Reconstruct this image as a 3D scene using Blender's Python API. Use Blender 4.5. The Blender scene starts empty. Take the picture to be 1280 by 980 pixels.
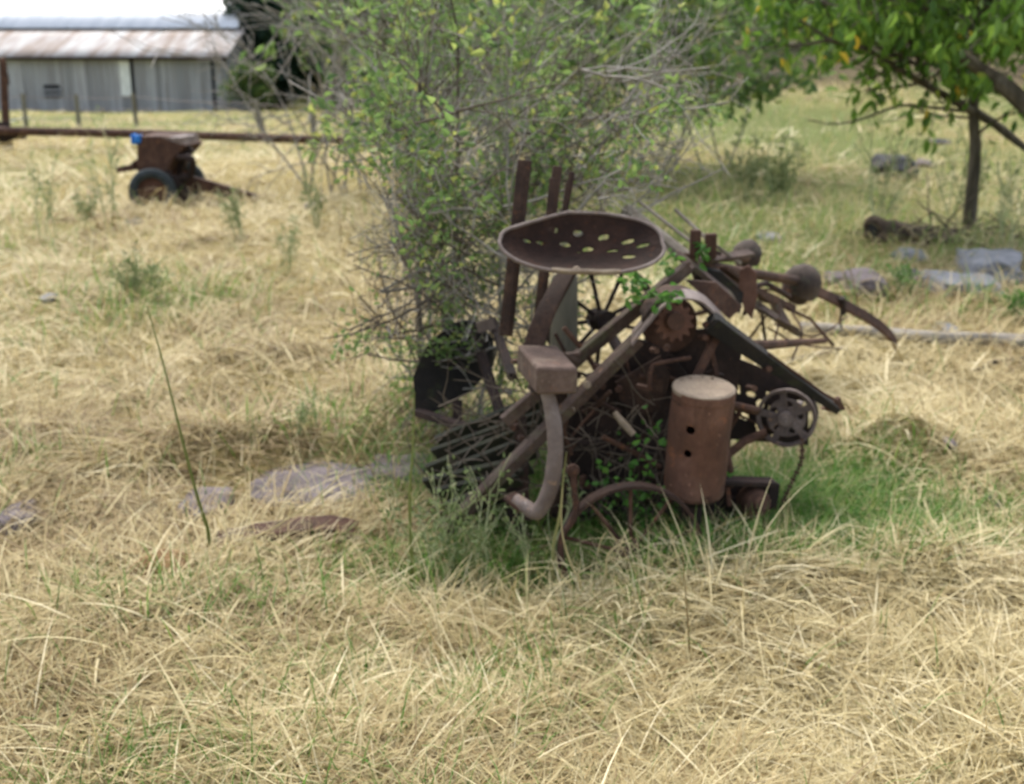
import bpy, bmesh, math, random
import numpy as np
from mathutils import Vector, Matrix, noise as mnoise

random.seed(7)
rng = np.random.default_rng(11)
R = math.radians
scene = bpy.context.scene
COL = scene.collection

# ---------------------------------------------------------------- camera model
F, CX, CY, CH, PITCH = 1437.0, 640.0, 490.0, 1.35, R(16.64)
cp, sp = math.cos(PITCH), math.sin(PITCH)

def P(px, py, Y):
    """point of the world at horizontal distance Y seen at photo pixel px, py"""
    xc, yc = (px - CX) / F, (CY - py) / F
    t = Y / (cp + yc * sp)
    return Vector((t * xc, Y, CH + t * (-sp + yc * cp)))

def U(py, Y):
    return Y / (cp + (CY - py) / F * sp) / F

# ---------------------------------------------------------------- terrain
_w = [(rng.uniform(0, 6.28), rng.uniform(0, 6.28)) for _ in range(40)]
def sines(x, y, k, n, off=0):
    s = 0
    for i in range(n):
        a, ph = _w[(i + off) % 40]
        kk = k * (0.7 + 0.6 * ((i * 0.37) % 1))
        s = s + np.sin((x * math.cos(a) + y * math.sin(a)) * kk + ph)
    return s / math.sqrt(n)

def sstep(a, b, v):
    t = np.clip((v - a) / (b - a), 0, 1)
    return t * t * (3 - 2 * t)

def bump(x, y, cx, cy, rx, ry):
    return np.exp(-(((x - cx) / rx) ** 2 + ((y - cy) / ry) ** 2))

def H(x, y):
    x = np.asarray(x, float); y = np.asarray(y, float)
    ang = x / np.maximum(y, 3.0)
    left = 1 - sstep(-0.10, 0.16, ang)
    z = -0.035 * np.maximum(0, y - 15) * left * (1 - sstep(60, 90, y))
    z = z + 0.05 * np.maximum(0, y - 13) * (1 - left) * (1 - sstep(40, 90, y))
    z = z + (1 - left) * 0.55 * sstep(24.0, 26.0, y + 0.5 * np.sin(x))
    z = z + 16 * sstep(62, 150, y)                                   # hill far behind
    z = z + 0.022 * sines(x, y, 5.5, 6) + 0.008 * sines(x, y, 14, 6, 33) * (1 - sstep(6, 9, y)) + 0.03 * sines(x, y, 1.7, 5, 9) * sstep(3.5, 6, y) + 0.05 * sines(x, y, 0.6, 4, 17) * sstep(8, 14, y)
    z = z + 0.10 * bump(x, y, 1.17, 2.78, .22, .16) + 0.05 * bump(x, y, .42, 2.62, .25, .16) + 0.05 * bump(x, y, .75, 2.72, .3, .12)
    z = z + 0.11 * bump(x, y, -.85, 3.85, .45, .2) + 0.06 * bump(x, y, -.35, 4.2, .35, .2) + 0.04 * bump(x, y, -.4, 2.55, .4, .1)
    z = z + 0.16 * bump(x, y, 1.35, 3.75, .2, .2)
    z = z - 0.03 * bump(x, y, .3, 3.0, .8, .35)
    return z

def green(x, y):
    g = 1.15 * np.maximum(bump(x, y, .62, 3.12, .70, .30), bump(x, y, .2, 2.86, .55, .15))
    g = np.maximum(g, bump(x, y, 1.0, 3.45, .33, .25))
    g = np.maximum(g, .9 * bump(x, y, 0.0, 3.7, .7, .5))
    g = np.maximum(g, .75 * bump(x, y, 2.55, 5.9, .5, .25))
    g = np.maximum(g, .6 * bump(x, y, -1.9, 6.3, .5, .35))
    right = sstep(-0.05, 0.18, x / np.maximum(y, 1.0))
    g = np.maximum(g, right * .72 * sstep(6.0, 9, y))
    g = np.maximum(g, .45 * sstep(14, 30, y))
    g = np.maximum(g, .5 * bump(x, y, -.85, 2.55, .35, .22))
    g = np.maximum(g, .35 * bump(x, y, -.3, 2.3, .3, .12))
    g = g + .17 * sines(x, y, 2.6, 5, 3) + .12 * sines(x, y, 9, 5, 21) + (.28 * sines(x, y, 1.1, 4, 28) + .24) * sstep(4.5, 8, y) - .07
    return np.clip(g, 0, 1)

def gz(x, y):
    return float(H(x, y))

def G(px, py):
    """terrain point under a photo pixel"""
    lo, hi = 1.2, 120.0
    for _ in range(200):
        p = P(px, py, lo)
        if p.z <= gz(p.x, p.y): break
        lo *= 1.02
    a, b = lo / 1.02, lo
    for _ in range(25):
        m = (a + b) / 2; p = P(px, py, m)
        if p.z <= gz(p.x, p.y): b = m
        else: a = m
    p = P(px, py, b)
    return Vector((p.x, p.y, gz(p.x, p.y)))

# ---------------------------------------------------------------- materials
class NT:
    def __init__(s, name):
        s.m = bpy.data.materials.new(name); s.m.use_nodes = True
        s.t = s.m.node_tree; s.n = s.t.nodes; s.l = s.t.links
        s.b = s.n['Principled BSDF']; s.out = s.n['Material Output']
        s.co = s.n.new('ShaderNodeTexCoord').outputs['Object']
    def noise(s, scale, detail=6, rough=.6, vec=None, stretch=None):
        n = s.n.new('ShaderNodeTexNoise'); n.inputs['Scale'].default_value = scale
        n.inputs['Detail'].default_value = detail; n.inputs['Roughness'].default_value = rough
        v = vec or s.co
        if stretch:
            mp = s.n.new('ShaderNodeMapping'); mp.inputs['Scale'].default_value = stretch
            s.l.new(v, mp.inputs['Vector']); v = mp.outputs['Vector']
        s.l.new(v, n.inputs['Vector']); return n.outputs['Fac']
    def ramp(s, fac, stops, interp='LINEAR'):
        r = s.n.new('ShaderNodeValToRGB'); e = r.color_ramp.elements; r.color_ramp.interpolation = interp
        while len(e) < len(stops): e.new(.5)
        for el, (p, c) in zip(e, stops):
            el.position = p; el.color = (*c, 1) if len(c) == 3 else c
        s.l.new(fac, r.inputs['Fac']); return r.outputs['Color']
    def mix(s, fac, a, b, mode='MIX'):
        m = s.n.new('ShaderNodeMix'); m.data_type = 'RGBA'; m.blend_type = mode
        for sock, v in ((m.inputs[0], fac), (m.inputs[6], a), (m.inputs[7], b)):
            if hasattr(v, 'node'): s.l.new(v, sock)
            elif isinstance(v, (int, float)): sock.default_value = v
            else: sock.default_value = (*v, 1)
        return m.outputs[2]
    def attr(s, name):
        a = s.n.new('ShaderNodeAttribute'); a.attribute_name = name; return a.outputs['Fac']
    def bump(s, fac, strength=.4, dist=.01):
        b = s.n.new('ShaderNodeBump'); b.inputs['Strength'].default_value = strength; b.inputs['Distance'].default_value = dist
        s.l.new(fac, b.inputs['Height']); s.l.new(b.outputs['Normal'], s.b.inputs['Normal'])
    def set(s, color=None, rough=.8, metal=0, spec=.3):
        if color is not None:
            if hasattr(color, 'node'): s.l.new(color, s.b.inputs['Base Color'])
            else: s.b.inputs['Base Color'].default_value = (*color, 1)
        s.b.inputs['Roughness'].default_value = rough; s.b.inputs['Metallic'].default_value = metal
        s.b.inputs['Specular IOR Level'].default_value = spec
        return s.m
    def translucent(s, color, amount):
        tr = s.n.new('ShaderNodeBsdfTranslucent'); mx = s.n.new('ShaderNodeMixShader'); mx.inputs[0].default_value = amount
        s.l.new(color, tr.inputs['Color']); s.l.new(s.b.outputs[0], mx.inputs[1]); s.l.new(tr.outputs[0], mx.inputs[2])
        s.l.new(mx.outputs[0], s.out.inputs['Surface'])

def rust(name, dark, mid, light, lichen=None, scale=9, rough=.8, spec=.35, amt=.58):
    t = NT(name)
    c = t.ramp(t.noise(scale, 8, .65), [(.3, dark), (.5, mid), (.68, light)])
    c = t.mix(t.ramp(t.noise(scale * 6, 5, .7), [(.35, (0, 0, 0)), (.7, (.5, .5, .5))]), c, dark)
    if lichen:
        c = t.mix(t.ramp(t.noise(scale * 1.7, 7, .7, stretch=(1, 1, 1.3)), [(amt - .06, (0, 0, 0)), (amt + .08, (.85, .85, .85))]), c, lichen)
    fl = t.noise(scale * 2.6, 9, .78); hot = tuple(min(.4, a * b) for a, b in zip(light, (1.5, 1.05, .62)))
    c = t.mix(t.ramp(fl, [(.58, (0, 0, 0)), (.66, (.7, .7, .7))]), c, hot)
    c = t.mix(t.ramp(t.noise(scale * 1.3, 6, .7, stretch=(3, 3, .35)), [(.55, (0, 0, 0)), (.7, (.7, .7, .7))]), c, dark)
    c = t.mix(t.ramp(t.noise(scale * 14, 3, .6), [(.66, (0, 0, 0)), (.74, (.6, .6, .6))]), c, tuple(min(.5, v * 1.9) for v in light))
    t.bump(t.noise(scale * 7, 8, .75), .8, .006)
    return t.set(c, rough, .0, spec)

def leafmat(name, stops, trans=.35, rough=.5):
    t = NT(name); c = t.ramp(t.attr('rnd'), stops); t.set(c, rough, 0, .3); t.translucent(c, trans); return t.m

M = {}
M['rust'] = rust('rusty_iron', (.028, .014, .009), (.078, .036, .021), (.155, .084, .053))
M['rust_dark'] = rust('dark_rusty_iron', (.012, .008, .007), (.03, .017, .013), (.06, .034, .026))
M['rust_red'] = rust('red_rusty_sheet', (.055, .025, .015), (.12, .055, .034), (.185, .098, .066), scale=6)
M['rust_grey'] = rust('grey_rusty_iron', (.09, .062, .052), (.175, .135, .115), (.28, .23, .205), scale=7, rough=.6)
M['rust_moss'] = rust('lichen_grown_iron', (.04, .025, .019), (.085, .054, .041), (.14, .10, .08), (.10, .092, .05), scale=8, amt=.56)
M['moss_board'] = rust('mossy_board', (.014, .014, .009), (.036, .036, .022), (.075, .068, .042), (.05, .06, .025), scale=9)
M['rust_mid'] = rust('brown_iron', (.017, .010, .007), (.046, .023, .0145), (.095, .052, .033), scale=11)
M['seat_rust'] = rust('seat_iron', (.012, .006, .004), (.030, .014, .009), (.06, .029, .018), scale=10, rough=.75, spec=.2)
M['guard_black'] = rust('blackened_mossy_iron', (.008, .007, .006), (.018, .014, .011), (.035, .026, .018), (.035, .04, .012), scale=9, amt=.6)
M['lid'] = rust('tan_weathered_lid', (.17, .125, .085), (.27, .21, .15), (.36, .29, .21), scale=12, rough=.7)
M['wood'] = None
def woodmat(name, a, b, c, stretch, scale=14):
    t = NT(name)
    col = t.ramp(t.noise(scale, 8, .65, stretch=stretch), [(.3, a), (.5, b), (.7, c)])
    t.bump(t.noise(scale * 2, 6, .7, stretch=stretch), .6, .006); return t.set(col, .9, 0, .15)
M['wood'] = woodmat('weathered_wood', (.10, .085, .065), (.21, .18, .145), (.33, .29, .24), (.12, 1, 1))
M['wood_dark'] = woodmat('rotten_log', (.022, .016, .012), (.07, .05, .036), (.16, .125, .095), (.2, 1, 1))
M['post'] = woodmat('grey_post_wood', (.10, .09, .066), (.175, .16, .12), (.26, .24, .19), (1, 1, .12))
M['bark'] = woodmat('tree_bark', (.045, .038, .028), (.09, .076, .056), (.16, .14, .11), (1, 1, .2))
M['twig'] = woodmat('grey_twig', (.14, .125, .105), (.26, .24, .205), (.42, .39, .35), (1, 1, 1), 9)
M['twig_dark'] = woodmat('brown_twig', (.05, .038, .028), (.10, .08, .06), (.17, .14, .11), (1, 1, 1), 9)
def stone(name, a, b, c):
    t = NT(name); col = t.ramp(t.noise(7, 9, .68), [(.3, a), (.5, b), (.7, c)])
    col = t.mix(t.ramp(t.noise(40, 4, .6), [(.55, (0, 0, 0)), (.75, (.6, .6, .6))]), col, tuple(v * .55 for v in b))
    t.bump(t.noise(28, 8, .7), .6, .01); return t.set(col, .85, 0, .3)
M['stone'] = stone('blue_grey_stone', (.12, .125, .14), (.20, .205, .22), (.29, .29, .30))
M['stone_pink'] = stone('pinkish_grey_stone', (.07, .058, .058), (.135, .112, .115), (.21, .18, .18))
M['stone_dark'] = stone('dark_stone', (.015, .015, .016), (.045, .045, .048), (.12, .12, .12))
t = NT('black_rubber'); M['rubber'] = t.set(t.ramp(t.noise(12), [(.3, (.018, .024, .026)), (.7, (.045, .055, .058))]), .8)
t = NT('blue_plastic'); M['blue'] = t.set(t.ramp(t.noise(20), [(.3, (.02, .16, .5)), (.7, (.04, .24, .65))]), .45)

t = NT('ground_soil')
gr = t.attr('green'); dt = t.attr('dirt_shade')
straw = t.ramp(t.noise(14, 9, .75), [(.25, (.14, .105, .045)), (.5, (.30, .245, .10)), (.72, (.43, .365, .17))])
grn = t.ramp(t.noise(9, 9, .75), [(.25, (.05, .06, .02)), (.5, (.13, .15, .05)), (.75, (.25, .25, .10))])
c = t.mix(gr, straw, grn)
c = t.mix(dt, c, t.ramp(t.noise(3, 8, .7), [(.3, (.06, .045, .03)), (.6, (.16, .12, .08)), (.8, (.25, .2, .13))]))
t.bump(t.noise(30, 8, .8), .8, .03); M['ground'] = t.set(c, .95, 0, .1)

M['straw'] = leafmat('dry_straw_blades', [(0, (.19, .13, .055)), (.22, (.355, .265, .12)), (.5, (.485, .405, .205)), (.8, (.595, .515, .295)), (1, (.74, .66, .43))], .3, .55)
M['grass'] = leafmat('green_grass_blades', [(0, (.055, .13, .015)), (.35, (.10, .235, .03)), (.7, (.19, .285, .065)), (.88, (.34, .34, .12)), (1, (.5, .43, .22))], .4, .5)
M['leaf_tree'] = leafmat('tree_leaves', [(0, (.06, .13, .02)), (.4, (.12, .23, .03)), (.8, (.19, .31, .05)), (.94, (.3, .36, .06)), (.97, (.45, .35, .03)), (1, (.6, .42, .05))], .5)
M['leaf_shrub'] = leafmat('shrub_leaves', [(0, (.09, .16, .055)), (.5, (.17, .27, .08)), (.85, (.27, .36, .11)), (1, (.4, .4, .1))], .55)
M['leaf_dark'] = leafmat('dark_evergreen_leaves', [(0, (.010, .028, .016)), (.6, (.022, .05, .026)), (1, (.045, .085, .035))], .15)
M['leaf_far'] = leafmat('far_tree_leaves', [(0, (.06, .11, .035)), (.5, (.11, .18, .05)), (.85, (.18, .25, .07)), (1, (.3, .3, .08))], .45)
M['leaf_far2'] = leafmat('olive_tree_leaves', [(0, (.07, .09, .045)), (.5, (.14, .165, .075)), (.85, (.21, .235, .11)), (1, (.33, .3, .12))], .45)
M['leaf_ivy'] = leafmat('vivid_creeper_leaves', [(0, (.05, .14, .02)), (.6, (.09, .23, .04)), (1, (.15, .30, .06))], .45)
M['stalk'] = leafmat('green_stalk', [(0, (.13, .17, .04)), (.5, (.22, .25, .07)), (1, (.38, .36, .15))], .3)
M['weed'] = leafmat('weed_leaves', [(0, (.12, .16, .06)), (.6, (.2, .26, .10)), (1, (.34, .34, .18))], .45)

t = NT('barn_boards')
c = t.ramp(t.attr('rnd'), [(0, (.23, .235, .24)), (.5, (.345, .35, .355)), (.85, (.42, .425, .43)), (1, (.52, .52, .52))])
c = t.mix(t.ramp(t.noise(2.2, 7, .7, stretch=(3, 3, .25)), [(.42, (0, 0, 0)), (.7, (.65, .65, .65))]), c, (.19, .165, .155))
M['boards'] = t.set(c, .85, 0, .2)
t = NT('galvanised_roof')
c = t.ramp(t.noise(.8, 6, .6, stretch=(3, .3, .3)), [(.3, (.50, .53, .56)), (.6, (.68, .70, .72)), (.8, (.78, .79, .80))])
M['roof'] = t.set(c, .42, .35, .6)
t = NT('rust_streaked_roof')
c = t.ramp(t.noise(.9, 7, .65, stretch=(2.2, .22, .22)), [(.34, (.46, .47, .47)), (.46, (.36, .34, .325)), (.58, (.255, .21, .18)), (.72, (.185, .14, .11))])
M['roof_rust'] = t.set(c, .75, .0, .25)
t = NT('white_paint'); M['white'] = t.set(t.ramp(t.noise(5), [(.3, (.62, .64, .6)), (.7, (.78, .8, .76))]), .6)
t = NT('dark_opening'); M['dark'] = t.set((.02, .02, .022), .9)

# ---------------------------------------------------------------- object helpers
def link(o): COL.objects.link(o); return o

def meta(o, label=None, cat=None, group=None, kind=None):
    if label: o['label'] = label
    if cat: o['category'] = cat
    if group: o['group'] = group
    if kind: o['kind'] = kind
    return o

def thing(name, loc, label, cat, group=None):
    o = link(bpy.data.objects.new(name, None)); o.location = loc; o.empty_display_size = .1
    o['_base'] = list(loc)
    return meta(o, label, cat, group)

def base_of(o):
    while o.parent: o = o.parent
    return Vector(o.location)

def np_obj(name, verts, faces_flat, counts, mat, parent=None, rnd=None, smooth=False, origin=None):
    me = bpy.data.meshes.new(name)
    v = np.asarray(verts, np.float32)
    off = base_of(parent) if parent else (origin or Vector((0, 0, 0)))
    v = v - np.array(off, np.float32)
    me.vertices.add(len(v)); me.vertices.foreach_set('co', v.ravel())
    me.loops.add(len(faces_flat)); me.loops.foreach_set('vertex_index', np.asarray(faces_flat, np.int32))
    counts = np.asarray(counts, np.int32); st = np.concatenate([[0], np.cumsum(counts)[:-1]]).astype(np.int32)
    me.polygons.add(len(counts)); me.polygons.foreach_set('loop_start', st); me.polygons.foreach_set('loop_total', counts)
    if smooth: me.polygons.foreach_set('use_smooth', np.ones(len(counts), bool))
    me.update(calc_edges=True)
    if rnd is not None:
        a = me.attributes.new('rnd', 'FLOAT', 'POINT'); a.data.foreach_set('value', np.asarray(rnd, np.float32))
    me.materials.append(mat)
    o = link(bpy.data.objects.new(name, me))
    if parent: o.parent = parent
    else: o.location = off
    return o

class MB:
    def __init__(s): s.v = []; s.f = []
    def add(s, vs, fs):
        n = len(s.v); s.v += [Vector(a) for a in vs]; s.f += [[i + n for i in f] for f in fs]; return s
    def bar(s, p0, p1, w, h, up=(0, 0, 1), w1=None, h1=None):
        p0, p1 = Vector(p0), Vector(p1); d = (p1 - p0).normalized(); x = d.cross(Vector(up))
        if x.length < 1e-4: x = d.cross(Vector((1, 0, 0)))
        x.normalize(); y = x.cross(d); w1 = w1 or w; h1 = h1 or h; vs = []
        for p, a, b in ((p0, w, h), (p1, w1, h1)):
            vs += [p + x * a / 2 * i + y * b / 2 * j for i, j in ((-1, -1), (1, -1), (1, 1), (-1, 1))]
        return s.add(vs, [[3, 2, 1, 0], [4, 5, 6, 7], [0, 1, 5, 4], [1, 2, 6, 5], [2, 3, 7, 6], [3, 0, 4, 7]])
    def ribbon(s, pts, w, h, side):
        """flat strap through pts, width w along side vector, thickness h"""
        pts = [Vector(p) for p in pts]; sd = Vector(side).normalized(); vs = []; fs = []
        for i, p in enumerate(pts):
            d = (pts[min(i + 1, len(pts) - 1)] - pts[max(i - 1, 0)]).normalized(); n = d.cross(sd).normalized()
            vs += [p + sd * w / 2 * a + n * h / 2 * b for a, b in ((-1, -1), (1, -1), (1, 1), (-1, 1))]
        for i in range(len(pts) - 1):
            a = i * 4; fs += [[a + j, a + (j + 1) % 4, a + 4 + (j + 1) % 4, a + 4 + j] for j in range(4)]
        e = (len(pts) - 1) * 4; fs += [[3, 2, 1, 0], [e, e + 1, e + 2, e + 3]]
        return s.add(vs, fs)
    def tube(s, pts, rad, n=8, cap=True):
        pts = [Vector(p) for p in pts]; k = len(pts)
        rad = rad if hasattr(rad, '__len__') else [rad] * k
        ref = None; vs = []; fs = []
        for i, p in enumerate(pts):
            d = (pts[min(i + 1, k - 1)] - pts[max(i - 1, 0)])
            d = d.normalized() if d.length > 1e-9 else Vector((0, 0, 1))
            if ref is None: ref = d.cross(Vector((.31, .2, .93)))
            x = (ref - d * ref.dot(d))
            x = x.normalized() if x.length > 1e-6 else d.orthogonal().normalized()
            ref = x; y = d.cross(x)
            vs += [p + (x * math.cos(a) + y * math.sin(a)) * rad[i] for a in (2 * math.pi * j / n for j in range(n))]
        for i in range(k - 1):
            fs += [[i * n + j, i * n + (j + 1) % n, (i + 1) * n + (j + 1) % n, (i + 1) * n + j] for j in range(n)]
        if cap: fs += [list(range(n))[::-1], [(k - 1) * n + j for j in range(n)]]
        return s.add(vs, fs)
    def lathe(s, c, axis, prof, n=32, closed=False):
        """prof: (radius, offset along axis) pairs"""
        c = Vector(c); a = Vector(axis).normalized(); x = a.orthogonal().normalized(); y = a.cross(x); vs = []; fs = []
        for r, h in prof:
            vs += [c + a * h + (x * math.cos(q) + y * math.sin(q)) * r for q in (2 * math.pi * j / n for j in range(n))]
        m = len(prof)
        for i in range(m if closed else m - 1):
            b = (i + 1) % m
            fs += [[i * n + j, i * n + (j + 1) % n, b * n + (j + 1) % n, b * n + j] for j in range(n)]
        if not closed:
            if prof[0][0] > 1e-4: fs.append(list(range(n))[::-1])
            if prof[-1][0] > 1e-4: fs.append([(m - 1) * n + j for j in range(n)])
        return s.add(vs, fs)
    def ring(s, c, axis, r, w, th, n=40):
        return s.lathe(c, axis, [(r, -w / 2), (r, w / 2), (r - th, w / 2), (r - th, -w / 2)], n, True)
    def prism(s, pts, vec):
        pts = [Vector(p) for p in pts]; v = Vector(vec); n = len(pts)
        return s.add(pts + [p + v for p in pts], [list(range(n))[::-1], [n + i for i in range(n)]] + [[i, (i + 1) % n, n + (i + 1) % n, n + i] for i in range(n)])
    def gear(s, c, axis, r0, r1, th, teeth, hole=0):
        c = Vector(c); a = Vector(axis).normalized(); x = a.orthogonal().normalized(); y = a.cross(x); n = teeth * 4; vs = []
        for h in (-th / 2, th / 2):
            for rr in (0, 1):
                for j in range(n):
                    q = 2 * math.pi * j / n; r = hole if rr == 0 else (r1 if j % 4 in (1, 2) else r0)
                    vs.append(c + a * h + (x * math.cos(q) + y * math.sin(q)) * r)
        fs = []
        for j in range(n):
            k = (j + 1) % n
            fs += [[k, j, n + j, n + k], [2 * n + j, 2 * n + k, 3 * n + k, 3 * n + j], [n + j, 3 * n + j, 3 * n + k, n + k], [j, k, 2 * n + k, 2 * n + j]]
        return s.add(vs, fs)
    def grid(s, f, nu, nv, holes=(), wrap=False):
        vs = []; fs = []
        cols = nu if wrap else nu + 1
        for j in range(nv + 1):
            for i in range(cols):
                u, v = i / nu, j / nv
                vs.append(Vector(f(u, v)))
        def inside(u, v): return any(((u - a) / ru) ** 2 + ((v - b) / rv) ** 2 < 1 for a, b, ru, rv in holes)
        for j in range(nv):
            for i in range(nu):
                if holes and inside((i + .5) / nu, (j + .5) / nv): continue
                k = (i + 1) % cols if wrap else i + 1
                fs.append([j * cols + i, j * cols + k, (j + 1) * cols + k, (j + 1) * cols + i])
        return s.add(vs, fs)
    def build(s, name, mat, parent=None, bev=0, solid=0, smooth=35, origin=None, label=None, rough=0):
        off = base_of(parent) if parent else Vector(origin or (0, 0, 0))
        me = bpy.data.meshes.new(name)
        vs = s.v
        if rough: vs = [p + mnoise.noise_vector(p * 14) * rough + mnoise.noise_vector(p * 45) * rough * .4 for p in vs]
        me.from_pydata([p - off for p in vs], [], s.f); me.update()
        bm = bmesh.new(); bm.from_mesh(me); bmesh.ops.delete(bm, geom=[v for v in bm.verts if not v.link_faces], context='VERTS')
        bmesh.ops.recalc_face_normals(bm, faces=bm.faces); bm.to_mesh(me); bm.free()
        if smooth:
            for p in me.polygons: p.use_smooth = True
            me.set_sharp_from_angle(angle=R(smooth))
        me.materials.append(mat)
        o = link(bpy.data.objects.new(name, me))
        if parent: o.parent = parent
        else: o.location = off
        if solid:
            m = o.modifiers.new('solid', 'SOLIDIFY'); m.thickness = solid; m.offset = 0
        if bev:
            m = o.modifiers.new('bevel', 'BEVEL'); m.width = bev; m.segments = 2; m.limit_method = 'ANGLE'; m.angle_limit = R(40)
        if label: o['label'] = label
        return o

def curve(pts, n=8):
    """Catmull-Rom through the points"""
    pts = [Vector(p) for p in pts]; q = [pts[0] * 2 - pts[1]] + pts + [pts[-1] * 2 - pts[-2]]; out = []
    for i in range(1, len(q) - 2):
        a, b, c, d = q[i - 1:i + 3]
        for k in range(n):
            t = k / n
            out.append(.5 * ((2 * b) + (c - a) * t + (2 * a - 5 * b + 4 * c - d) * t * t + (3 * b - a - 3 * c + d) * t ** 3))
    return out + [pts[-1]]

# ---------------------------------------------------------------- ground
NR, NA = 190, 260
rr = np.concatenate([[0.0], 0.25 * (340 / .25) ** (np.arange(NR) / (NR - 1))])
aa = np.linspace(0, 2 * np.pi, NA, endpoint=False)
gx = (rr[:, None] * np.cos(aa)[None]).ravel(); gy = (rr[:, None] * np.sin(aa)[None] + 3.0).ravel()
gv = np.stack([gx, gy, H(gx, gy)], 1)
ff = []
i, j = np.meshgrid(np.arange(NR), np.arange(NA), indexing='ij'); k = (j + 1) % NA
ff = np.stack([i * NA + j, i * NA + k, (i + 1) * NA + k, (i + 1) * NA + j], -1)
ff = ff[:, :, ::-1].reshape(-1)
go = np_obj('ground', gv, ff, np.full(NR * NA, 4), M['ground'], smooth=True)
me = go.data
a = me.attributes.new('green', 'FLOAT', 'POINT'); a.data.foreach_set('value', green(gx, gy).astype(np.float32))
right = sstep(0.02, 0.14, gx / np.maximum(gy, 1))
dirt_shade = right * bump(gx * 0, gy, 0, 25.2, 1, 1.6) * .9 + .8 * bump(gx, gy, .2, 3.25, .45, .3) + .8 * bump(gx, gy, -.32, 3.95, .25, .18) + .6 * (gy > 27) * right  # bank earth, dark patch under the machine, painted ground shadow left of it
a = me.attributes.new('dirt_shade', 'FLOAT', 'POINT'); a.data.foreach_set('value', np.clip(dirt_shade, 0, 1).astype(np.float32))
meta(go, 'dry grassy field', 'ground', kind='structure')
del go['category']; del go['label']

# ---------------------------------------------------------------- blades
def blades(x, y, az, L, W, e0, e1, rnd, lift=0.0, seg=3, z=None):
    n = len(x)
    pz = H(x, y) + lift if z is None else z
    px_, py_ = x.copy(), y.copy(); rows = []
    sx, sy = -np.sin(az), np.cos(az)
    tw = rng.uniform(-.5, .5, n)
    for s in range(seg + 1):
        t = s / seg; w = W * (1 - t ** 2) / 2 + 1e-4
        rows.append((np.stack([px_ + sx * w, py_ + sy * w, pz + tw * w], 1), np.stack([px_ - sx * w, py_ - sy * w, pz - tw * w], 1)))
        e = e0 + (e1 - e0) * (t + .5 / seg)
        px_ = px_ + np.cos(az) * np.cos(e) * L / seg; py_ = py_ + np.sin(az) * np.cos(e) * L / seg
        pz = pz + np.sin(e) * L / seg
        pz = np.maximum(pz, H(px_, py_) + .002 + .012 * rng.random(n))
    V = np.stack([r for ab in rows for r in ab], 1)          # n, 2(seg+1), 3
    k = 2 * (seg + 1)
    f = np.array([[2 * s, 2 * s + 1, 2 * s + 3, 2 * s + 2] for s in range(seg)])
    Fc = (f[None] + (np.arange(n) * k)[:, None, None]).reshape(-1)
    return V.reshape(-1, 3), Fc, np.full(n * seg, 4), np.repeat(rnd, k)

def cat(parts):
    V = []; Fc = []; C = []; Q = []; o = 0
    for v, f, c, q in parts:
        V.append(v); Fc.append(f + o); C.append(c); Q.append(q); o += len(v)
    return np.concatenate(V), np.concatenate(Fc), np.concatenate(C), np.concatenate(Q)

def scatter(n, y0=1.3, y1=48):
    y = 1 / rng.uniform(1 / y1, 1 / y0, n)
    x = rng.uniform(-1, 1, n) * (0.57 * y + 1.1)
    return x, y

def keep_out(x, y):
    """bare places: stones on the left, painted shadow patch left of the machine"""
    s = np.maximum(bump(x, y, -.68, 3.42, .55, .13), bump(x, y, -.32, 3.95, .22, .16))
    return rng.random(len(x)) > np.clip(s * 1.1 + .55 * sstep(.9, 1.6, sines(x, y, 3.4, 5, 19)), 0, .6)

# lying straw
x, y = scatter(125000); xc, yc = scatter(4200); kk = rng.integers(0, 4200, 125000); sw = np.maximum(1, yc[kk] / 2.6) ** .9
cr = rng.uniform(0, 6.28, 4200); spread = rng.uniform(.02, .07, 4200)[kk] * sw
x2 = xc[kk] + rng.normal(0, 1, 125000) * spread; y2 = np.maximum(1.25, yc[kk] + rng.normal(0, 1, 125000) * spread)
wisp = np.concatenate([np.full(125000, np.nan), cr[kk] + rng.normal(0, .3, 125000)]); tone = np.concatenate([np.zeros(125000), rng.normal(0, .24, 4200)[kk]])
x = np.concatenate([x, x2]); y = np.concatenate([y, y2]); g = green(x, y)
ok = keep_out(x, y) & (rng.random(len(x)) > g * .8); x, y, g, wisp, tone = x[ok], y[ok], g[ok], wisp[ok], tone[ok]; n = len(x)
sc = np.maximum(1, y / 2.6) ** .72
flow = 1.2 * sines(x, y, 1.6, 4, 5) + .8 * sines(x, y, 4.5, 4, 13)
az = flow + rng.normal(0, .75, n) + np.where(rng.random(n) < .5, np.pi, 0)
az = np.where(np.isnan(wisp), az, wisp)
A = blades(x, y, az, rng.uniform(.05, .22, n) * np.minimum(sc, 3.2), np.where(rng.random(n) < .12, rng.uniform(.005, .009, n), rng.uniform(.0016, .0045, n)) * sc,
           rng.uniform(-.05, .75, n), rng.uniform(-.7, .4, n), np.clip(.5 + .17 * sines(x, y, 2.2, 4, 30) + .11 * sines(x, y, 9, 4, 11) + rng.normal(0, .2, n) + tone, 0, 1), .004)
# upright dry blades
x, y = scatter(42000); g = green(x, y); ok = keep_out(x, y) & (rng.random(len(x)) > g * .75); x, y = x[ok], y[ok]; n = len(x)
sc = np.maximum(1, y / 2.6) ** .72
B = blades(x, y, rng.uniform(0, 6.28, n), rng.uniform(.06, .2, n) * np.minimum(sc, 2.4), rng.uniform(.0014, .0035, n) * sc,
           rng.uniform(.5, 1.45, n), rng.uniform(-.5, 1.0, n), np.clip(rng.normal(.55, .2, n), 0, 1))
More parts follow.
